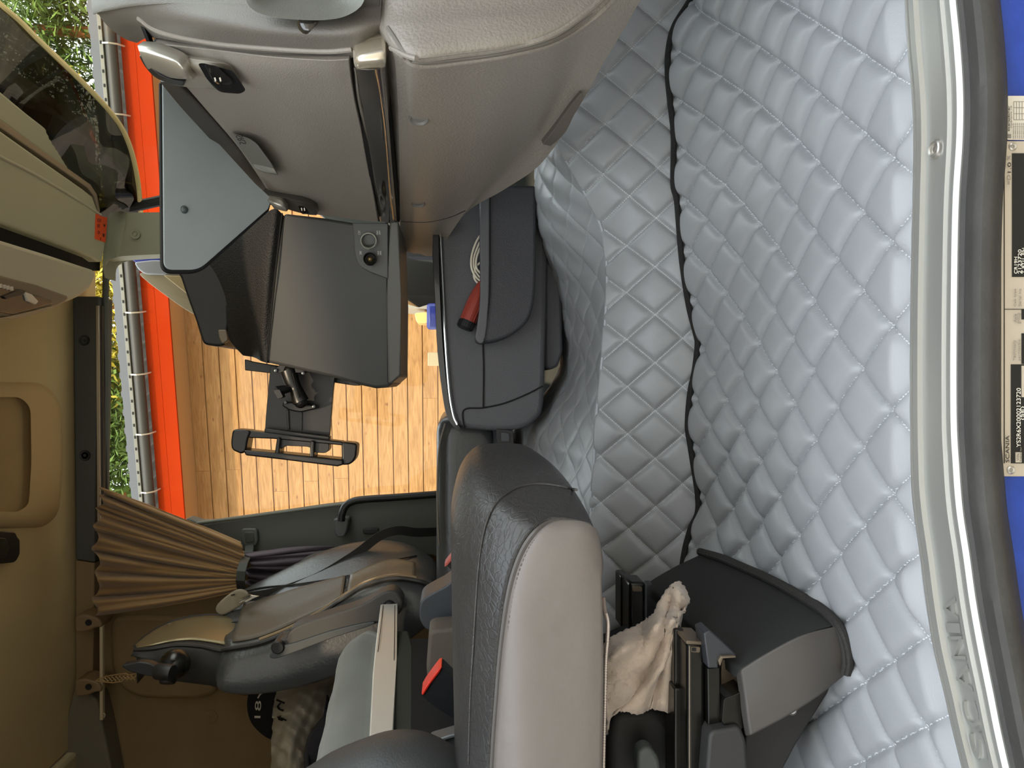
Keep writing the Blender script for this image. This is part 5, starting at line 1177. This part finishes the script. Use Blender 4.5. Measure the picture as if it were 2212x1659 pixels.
pslab('armrest', crv([(636, 1228), (650, 1214), (680, 1200), (740, 1190), (790, 1180), (800, 1196), (700, 1222), (660, 1232), (640, 1234)], 4, True), 2.70, .06, M('armrest_far', '#3f403c', .5), ds, bevel=.008)
# swivel phone mount on the backrest side
kn = thing('swivel_mount', 'black ball and arm mount on the side of the driver headrest', 'mount', tuple(P(380, 1440, 2.1)))
ball('ball', 378, 1435, 2.12, .040, kn, M('ball_black', '#151510', .25))
lathe('collar', [(0, .045), (.018, .045), (.021, .04), (.021, 0), (.026, -.01), (0, -.01)], P(368, 1438, 2.10), (-.35, -.2, -.0), m_black, kn)
lathe('hinge', [(0, -.024), (.019, -.024), (.021, -.02), (.021, .02), (.019, .024), (0, .024)], P(356, 1452, 2.06), (0, .3, 1), m_black, kn)
pslab('arm', crv([(262, 1438), (280, 1434), (300, 1430), (325, 1434), (345, 1446), (350, 1462), (330, 1462), (300, 1457), (276, 1449)], 4, True), 2.06, .025, m_black, kn, bevel=.005)
# cushion of the driver seat
def rbox_loft(name, x0, x1, Y0, Y1, z0, z1, r, mat, parent, k=6):
    secs = []
    for i in range(k + 1):
        a = math.pi/2 * i / k; secs.append((Y0 + r * (1 - math.sin(a)) , r * (1 - math.cos(a)) if False else r * (1 - math.cos(math.pi/2 - a))))
    secs = [(Y0 + r * (1 - math.cos(math.pi/2 * i / k)), r * (1 - math.sin(math.pi/2 * i / k))) for i in range(k + 1)]
    secs += [(Y1 - (y - Y0), ins) for y, ins in secs[::-1]]
    out = []
    for Y, ins in secs:
        pts = rnd([(x0 + ins, z0 + ins*.4), (x1 - ins, z0 + ins*.4), (x1 - ins, z1 - ins), (x0 + ins, z1 - ins)], r, 6)
        out.append([V(x, Y, z) for x, z in pts])
    return loft(name, out, mat, parent, ang=180)
rbox_loft('cushion', -.62, -.085, 2.14, 2.74, .41, .575, .055, m_ds, ds)
tube('cushion_seam', [P(a, b, 2.13) for a, b in crv([(962, 915), (950, 960), (946, 1020), (945, 1100), (948, 1180)], 6)], .003, m_dc, ds, n=6)
box('base', (-.6, 2.42, -.01), (-.15, 2.7, .42), m_deep, ds, bevel=.02)
pslab('side_trim', crv([(1000, 905), (1080, 932), (1112, 960), (1110, 1020), (1000, 1040), (995, 960)], 3, True), 2.16, .1, M('seat_side_plastic', '#272d38', .5), ds, bevel=.006)
pslab('belt_bracket', rnd([(1072, 926), (1108, 930), (1110, 962), (1076, 962)], 4, 3), 2.0, .02, m_black, ds, bevel=.003)
pslab('bracket_inset', rnd([(1082, 934), (1100, 936), (1101, 954), (1083, 954)], 3, 3), 1.995, .01, M('inset_grey', '#3a3d42', .4), ds, bevel=.001)
# seat belt of the driver
sb_ = thing('seat_belt', 'black seat belt running across the driver backrest from the far pillar', 'seat belt', tuple(P(800, 1190, 2.6)))
ribbon('webbing', [PT(p) for p in crv([(960, 1148, 2.70), (900, 1150, 2.62), (860, 1146, 2.58), (820, 1158, 2.56), (770, 1196, 2.54), (700, 1240, 2.52), (650, 1262, 2.52), (600, 1278, 2.52), (560, 1286, 2.5), (528, 1290, 2.5)], 5)], .030, .0025, M('belt_webbing', '#1c1b1a', .6, bump=.4, bscale=900), sb_, side=(1, 0, .15))
pslab('tongue_plate', [(520, 1298), (538, 1284), (546, 1286), (560, 1288), (546, 1294), (532, 1302)], 2.46, .006, m_satin, sb_, bevel=.002)
for dy in (0, 5): tube('tongue_bar', [P(518, 1296 + dy, 2.455), P(541, 1284 + dy, 2.455)], .003, m_chrome, sb_, n=6)
pslab('cloth_tab', crv([(466, 1322), (470, 1305), (500, 1280), (520, 1274), (536, 1284), (530, 1300), (505, 1318), (480, 1330)], 4, True), 2.49, .015, M('tab_cloth', '#8d8472', .85, bump=.8, bscale=60), sb_, bevel=.006)

# ================================================================== BUNK AND THINGS ON IT
bnk = thing('folded_bunk', 'grey suede padded bunk edge with a long silver aluminium rail', 'bunk', (-.9, 1.8, .7))
m_sue = M('grey_suede', '#6a6e68', .95, bump=.3, bscale=500, var=.12, vscale=4, sheen=.4)
def bY(py): return 2.02 + (1.45 - 2.02) * (py - 1318) / 322
def bx_(px, py): return P(px, py, bY(py))
secs = []
for k in range(17):
    py = 1350 + 23 * k; Y = bY(py)
    lp = interp([(1350, 747), (1370, 740), (1430, 728), (1500, 712), (1600, 690), (1659, 670), (1750, 640)], py) + 1.5 * math.sin(k * 1.7)
    rp = interp([(1350, 822), (1400, 814), (1500, 804), (1640, 796), (1750, 792)], py) + 8
    ins = .02 if k == 0 else .006 if k == 1 else 0
    A = P(lp, py, Y) - V(0, 0, ins); B = P(rp, py, Y)
    secs.append([Vector(q) for q in crv([A + V(-.07, 0, .004), A + V(-.02 - ins, 0, -.004), A + V(-.003 - ins, 0, -.02), A.lerp(B, .5) + V(.006 - ins + .004 * math.sin(k * .8), 0, 0), B + V(-.002 - ins, 0, .01), B + V(-.02, 0, -.002), B + V(-.40, 0, 0), A + V(-.42, 0, -.01)], 3, True)])
loft('mattress', secs, m_sue, bnk, ang=180)
slab('front_rail', [q + V(.016, 0, 0) for q in (bx_(822, 1318), bx_(860, 1316), bx_(857, 1440), bx_(848, 1640), bx_(796, 1640), bx_(805, 1470), bx_(812, 1400))], (-.02, 0, 0), M('bunk_aluminium', '#cfcbc2', .38, metal=.35, bump=.04, bscale=50), bnk, bevel=.003)
for a1, am, a2 in ((828, 811, 802), (853, 851, 842)):
    tube('rail_groove', [bx_(a1, 1322) + V(.017, 0, 0), bx_(am, 1470) + V(.017, 0, 0), bx_(a2, 1638) + V(.017, 0, 0)], .0008, m_dashG, bnk, n=6)
slab('bed_base', [bx_(852, 1362), bx_(884, 1360), bx_(893, 1400), bx_(896, 1640), bx_(838, 1640)], (-.35, 0, 0), M('bed_base_fabric', '#34362f', .9, bump=.2, bscale=600), bnk, bevel=.008)
slab('bed_support', [bx_(885, 1380), bx_(960, 1380), bx_(1120, 1400), bx_(1120, 1640), bx_(890, 1640)], (-.3, 0, 0), m_deep, bnk, bevel=0)
# white carrier bag
def blob(name, outline, Y0, Y1, mat, parent, amp=.012, seed=1, shrink=.75):
    rg = random.Random(seed); o = crv(outline, 5, True); cx = sum(p[0] for p in o)/len(o); cy = sum(p[1] for p in o)/len(o)
    secs = []
    K = 9
    for k in range(K):
        t = k / (K-1); s = math.sqrt(max(.02, 1 - (2*t - 1)**2)) * (1 - shrink) + shrink if 0 < k < K-1 else shrink * .8
        s = .35 + .65 * math.sin(math.pi * (.12 + .76 * t)) ** .6
        s /= .35 + .65
        secs.append([P(cx + (p[0]-cx)*s, cy + (p[1]-cy)*s, Y0 + (Y1-Y0)*t + amp * math.sin(p[0]*.07 + p[1]*.05 + k)) for p in o])
    return loft(name, secs, mat, parent, ang=180)
bag = thing('carrier_bag', 'crumpled white plastic bag with black letters lying on the bunk', 'bag', (-1.05, 2.6, .9))
m_bag = M('bag_plastic', '#a39c8a', .4, bump=.9, bscale=14, detail=6, var=.08, vscale=5)
bag_front = [[(596, 1494, 2.62), (640, 1470, 2.60), (680, 1452, 2.62), (722, 1440, 2.66)], [(590, 1530, 2.50), (640, 1510, 2.46), (680, 1500, 2.48), (720, 1480, 2.58)], [(588, 1570, 2.44), (630, 1560, 2.38), (670, 1556, 2.42), (715, 1540, 2.5)], [(586, 1620, 2.40), (625, 1612, 2.32), (665, 1610, 2.38), (705, 1600, 2.45)], [(583, 1700, 2.40), (625, 1700, 2.34), (665, 1700, 2.36), (700, 1700, 2.4)]]
GB = net([prow(r_) for r_ in bag_front], 9, 9); rb = random.Random(4); vsb = []; a = len(GB); b = len(GB[0])
for i in range(a):
    for j in range(b):
        vsb.append(Vector(GB[i][j]) + V(0, .010 * math.sin(i*.7 + j*.5) * math.cos(j * .6 - i * .25) + .006 * math.sin(i * 1.3 - j * .9), 0))
N0 = len(vsb); vsb += [v + V(-.02, .22, -.02) for v in vsb]
fb = []
for i in range(a-1):
    for j in range(b-1):
        q = [i*b+j, i*b+j+1, (i+1)*b+j+1, (i+1)*b+j]; fb.append(q); fb.append([x + N0 for x in q][::-1])
for l in ([j for j in range(b)], [(a-1)*b+j for j in range(b)], [i*b for i in range(a)], [i*b+b-1 for i in range(a)]):
    for x, y in zip(l[:-1], l[1:]): fb.append([x, y, y+N0, x+N0])
sack = mesh('sack', vsb, fb, m_bag, bag, ang=60)
gb = bvh_of(sack)
m_ink = M('bag_ink', '#15120e', .6)
def stroke(pts, r=.0028): tube('printed_letter', onto(gb, pts, .004, 5, 2.4), r, m_ink, bag, n=6)
stroke([(598, 1512), (614, 1519)]); stroke([(606, 1519), (600, 1526), (604, 1532), (612, 1535)])
stroke([(606, 1546), (602, 1553), (610, 1556)], .0026); stroke([(600, 1549), (618, 1556)], .0026)
cap_ = thing('baseball_cap', 'black cap with the number 18 lying on the bunk beside the white bag', 'cap', (-1.05, 2.75, .95))
cpo = crv([(536, 1500), (548, 1486), (570, 1480), (596, 1484), (600, 1520), (600, 1590), (590, 1600), (566, 1588), (542, 1562), (533, 1530)], 4, True)
pslab('crown', cpo, 2.64, .14, M('cap_black', '#0e0c0a', .9, bump=.4, bscale=700), cap_, bevel=.03)
cpt = M('cap_print', '#c9c3b4', .7)
fit_text('number', '18', P(556, 1551, 2.63), P(558, 1514, 2.63), (0, 0, 1), .020, cpt, cap_)
tube('stitch', [P(a, b, 2.632) for a, b in crv([(557, 1508), (562, 1500), (572, 1494), (578, 1492)], 4)], .0025, cpt, cap_, n=6)
dkc = thing('black_garment', 'black fleece garment bunched against the grey mattress', 'garment', (-1.05, 2.1, .9))
gar = blob('fleece', [(706, 1500), (700, 1540), (680, 1568), (662, 1600), (656, 1660), (672, 1720), (705, 1700), (712, 1600), (716, 1530)], 2.04, 2.28, M('fleece_black', '#15151a', .98, bump=.8, bscale=200), dkc, seed=2)

# ================================================================== BUCKLES AND TRIM BETWEEN THE SEATS
bk1 = thing('seat_belt_buckle', 'black buckle with bright red release standing beside the near cushion', 'buckle', tuple(P(960, 1500, 1.5)))
pslab('housing', rnd([(955, 1441), (1000, 1486), (1014, 1500), (1014, 1575), (985, 1556), (935, 1524), (911, 1504), (911, 1496)], 5, 3), 1.50, .05, m_black, bk1, bevel=.005)
pslab('red_release', [(910, 1499), (919, 1483), (937, 1458), (948, 1444), (955, 1441), (950, 1452), (930, 1478), (918, 1497), (914, 1503)], 1.495, .055, M('buckle_red', '#e0301c', .35), bk1, bevel=.002)
tube('mould_line', [P(a, b, 1.498) for a, b in ((982, 1545), (980, 1530), (996, 1512), (1008, 1512))], .0009, m_dashG, bk1, n=5)
bk2 = thing('driver_belt_buckle', 'small black buckle with pink red release beside the driver cushion', 'buckle', tuple(P(972, 1215, 1.95)))
pslab('housing', [(965, 1222), (986, 1196), (996, 1200), (996, 1250), (985, 1240)], 1.95, .04, m_black, bk2, bevel=.003)
pslab('red_release', [(960, 1225), (962, 1217), (980, 1194), (986, 1198), (967, 1222)], 1.945, .045, M('buckle_pink', '#c8655a', .4), bk2, bevel=.002)
hb_ = thing('seat_side_cover', 'dark blue grey plastic side cover beside the driver seat', 'side cover', tuple(P(950, 1310, 1.85)))
pslab('cover', crv([(990, 1252), (960, 1268), (930, 1284), (911, 1298), (905, 1320), (910, 1345), (926, 1362), (960, 1360), (1000, 1356), (1010, 1300)], 4, True), 1.85, .12, M('cover_bluegrey', '#3e4248', .45), hb_, bevel=.012)
sp3 = thing('side_console', 'brown grey side console standing between the two seats', 'panel', tuple(P(960, 1460, 1.75)))
pslab('panel', rnd([(926, 1368), (938, 1361), (984, 1357), (1010, 1362), (1020, 1600), (1000, 1610), (942, 1606), (928, 1540), (921, 1440)], 8, 4), 1.72, .1, M('panel_taupe', '#5e564d', .7, bump=.3, bscale=600), sp3, bevel=.008)
pslab('slot', [(983, 1370), (987, 1370), (996, 1450), (992, 1450)], 1.715, .01, m_dashG, sp3, bevel=0)
tube('chrome_edge', [P(a, b, 1.72) for a, b in crv([(922, 1480), (926, 1530), (932, 1570), (938, 1602)], 4)], .003, m_chrome, sp3, n=6)
lv = thing('adjusting_lever', 'dark grey adjusting lever beside the rounded bolster of the near seat', 'lever', tuple(P(970, 1610, 1.3)))
pslab('handle', crv([(928, 1606), (960, 1594), (986, 1587), (1000, 1590), (1004, 1604), (1008, 1634), (994, 1642), (960, 1622)], 4, True), 1.32, .04, M('lever_dark', '#4e5254', .5), lv, bevel=.006)
tube('lip', [P(a, b, 1.315) for a, b in crv([(930, 1606), (962, 1594), (986, 1588), (1000, 1592), (1002, 1600)], 4)], .003, M('lever_lip', '#6d7275', .4), lv, n=6)

# ================================================================== HEADER SHELF, VISOR, LAMP CONSOLE
hd_ = thing('overhead_shelf', 'grey green overhead shelf with grooves and an orange sticker over the windscreen', 'overhead shelf', (.6, 2.0, 1.75))
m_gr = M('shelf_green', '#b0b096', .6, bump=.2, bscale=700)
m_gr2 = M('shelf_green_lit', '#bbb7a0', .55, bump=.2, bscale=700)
def pz(name, pts, Z, up, mat, parent, **k): return slab(name, [PZ(p[0], p[1], p[2] if len(p) > 2 else Z) for p in pts], (0, 0, up), mat, parent, **k)
pz('front_strip', [(-160, 60), (0, 196), (60, 246), (112, 286), (170, 335), (221, 383), (219, 400), (214, 440), (200, 408), (0, 262), (-160, 150)], 1.80, .10, m_gr, hd_, bevel=.008)
pz('groove_rail', [(-160, 145), (0, 258), (100, 330), (196, 398), (210, 420), (217, 458), (212, 458), (204, 424), (190, 406), (0, 275), (-160, 160)], 1.775, .05, M('rail_brownish', '#8c7f6c', .4), hd_, bevel=.003)
pz('gap', [(-160, 155), (0, 268), (192, 404), (208, 440), (210, 470), (100, 420), (-160, 250)], 1.805, .02, m_dashG, hd_, bevel=0)
pz('shelf_lid', [(-160, 170), (0, 281), (90, 345), (180, 408), (200, 424), (208, 446), (215, 462), (228, 472), (231, 500), (226, 540), (221, 566), (214, 566), (200, 556), (100, 518), (0, 481), (-160, 420)], 1.765, .08, m_gr, hd_, bevel=.008)
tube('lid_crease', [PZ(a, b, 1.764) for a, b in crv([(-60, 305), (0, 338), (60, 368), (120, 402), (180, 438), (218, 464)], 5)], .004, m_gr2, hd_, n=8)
pz('dark_gap', [(-160, 415), (0, 478), (216, 560), (216, 585), (200, 585), (0, 520), (-160, 460)], 1.80, .02, m_dashG, hd_, bevel=0)
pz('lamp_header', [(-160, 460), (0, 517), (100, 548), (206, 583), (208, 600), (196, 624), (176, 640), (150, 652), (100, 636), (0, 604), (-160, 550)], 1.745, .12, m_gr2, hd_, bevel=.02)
st = thing('warning_sticker', 'bright orange warning sticker on the end of the overhead shelf', 'sticker', tuple(PZ(218, 492, 1.76)))
so = [(207, 462, 1.7635), (213, 462, 1.7635), (216, 466, 1.7635), (232, 470, 1.7635), (228, 524, 1.7635), (205, 516, 1.7635)]
stk = slab('sheet', [PZ(*p) for p in so], (0, 0, .0012), M('sticker_orange', '#f0561e', .5), st, bevel=0)
m_ink2 = M('sticker_ink', '#5a1f10', .6)
for k, (x, y0, y1) in enumerate(((211, 472, 479), (214, 472, 481), (217, 473, 480), (211, 484, 491), (214, 484, 492), (212, 498, 506), (215, 499, 506), (217, 513, 519))):
    slab('text_line', [PZ(x, y0, 1.7628), PZ(x + 1.2, y0, 1.7628), PZ(x + .8, y1, 1.7628), PZ(x - .4, y1, 1.7628)], (0, 0, .0006), m_ink2, st, bevel=0)
slab('pictogram', [PZ(224, 484, 1.7628), PZ(228, 485, 1.7628), PZ(227, 490, 1.7628), PZ(224, 489, 1.7628)], (0, 0, .0006), m_ink2, st, bevel=0)
slab('pictogram', [PZ(222, 504, 1.7628), PZ(227, 506, 1.7628), PZ(225, 513, 1.7628), PZ(222, 510, 1.7628)], (0, 0, .0006), m_ink2, st, bevel=0)
lc_ = thing('reading_lamp_console', 'overhead reading lamp unit with small white buttons below the shelf', 'lamp console', tuple(PZ(60, 640, 1.74)))
pz('housing', [(-160, 560), (0, 594), (80, 614), (146, 638), (150, 645), (140, 655), (124, 663), (60, 682), (26, 689), (0, 686), (-160, 640)], 1.742, .12, M('lamp_housing', '#6b604e', .4), lc_, bevel=.008)
pz('lens', [(-160, 590), (0, 618), (60, 632), (110, 648), (116, 656), (60, 672), (28, 680), (-160, 640)], 1.738, .02, M('lamp_dark', '#1c1812', .25, coat=.4), lc_, bevel=.003)
for x, y in ((1, 617), (9, 619), (17, 621), (25, 623)): pz('button', [(x, y-4), (x+4, y-4), (x+5, y+5), (x+1, y+5)], 1.733, .01, M('button_white', '#c8c0ae', .4), lc_, bevel=.001)
pz('clear_lens', [(54, 630), (70, 636), (84, 651), (78, 658), (60, 650)], 1.732, .01, M('lens_white', '#d8d3c6', .2), lc_, bevel=.002)
pz('rocker', [(8, 640), (46, 625), (58, 628), (50, 638), (14, 646)], 1.732, .01, m_black, lc_, bevel=.002)
pz('trim_lip', [(20, 684), (120, 660), (124, 664), (60, 684), (28, 690), (0, 688)], 1.735, .01, M('lip_tan', '#9c8b70', .4), lc_, bevel=.002)
# tinted exterior sun visor: smoked acrylic with the light in its cut edge put into the colour
vi = thing('sun_visor', 'smoked acrylic exterior sun visor with a cut edge coloured a glowing pale amber above the windscreen', 'sun visor', (1.2, 2.2, 1.9))
ve = [(-60, -46, 2.3), (0, 10, 2.35), (40, 44, 2.4), (80, 84, 2.45), (120, 122, 2.5), (160, 160, 2.55), (200, 200, 2.62), (235, 238, 2.7), (262, 275, 2.78), (280, 315, 2.84), (292, 360, 2.9), (300, 410, 2.96), (304, 462, 3.02)]
vi_in = [(-60, 60, 2.2), (0, 120, 2.25), (30, 160, 2.3), (60, 200, 2.38), (95, 240, 2.45), (120, 280, 2.5), (150, 310, 2.58), (180, 340, 2.66), (205, 370, 2.74), (218, 395, 2.8), (228, 425, 2.86), (238, 445, 2.94), (250, 466, 3.0)]
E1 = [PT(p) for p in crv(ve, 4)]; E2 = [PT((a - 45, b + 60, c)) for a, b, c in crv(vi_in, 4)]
n = len(E1)
vsv = E1 + E2; off_ = V(.004, .002, .004); vsv = vsv + [v + off_ for v in vsv]
fv = []
for i in range(n-1):
    fv.append([i, i+1, n+i+1, n+i]); fv.append([2*n+n+i, 2*n+n+i+1, 2*n+i+1, 2*n+i]); fv.append([i, 2*n+i, 2*n+i+1, i+1]); fv.append([n+i, n+i+1, 3*n+i+1, 3*n+i])
mesh('smoked_panel', vsv, fv, glassmat('smoked_acrylic', (.16, .15, .12), .09), vi, smooth=True)
tube('cut_edge', E1, .009, M('amber_edge_glow', '#f7dfa6', .4), vi, n=8)
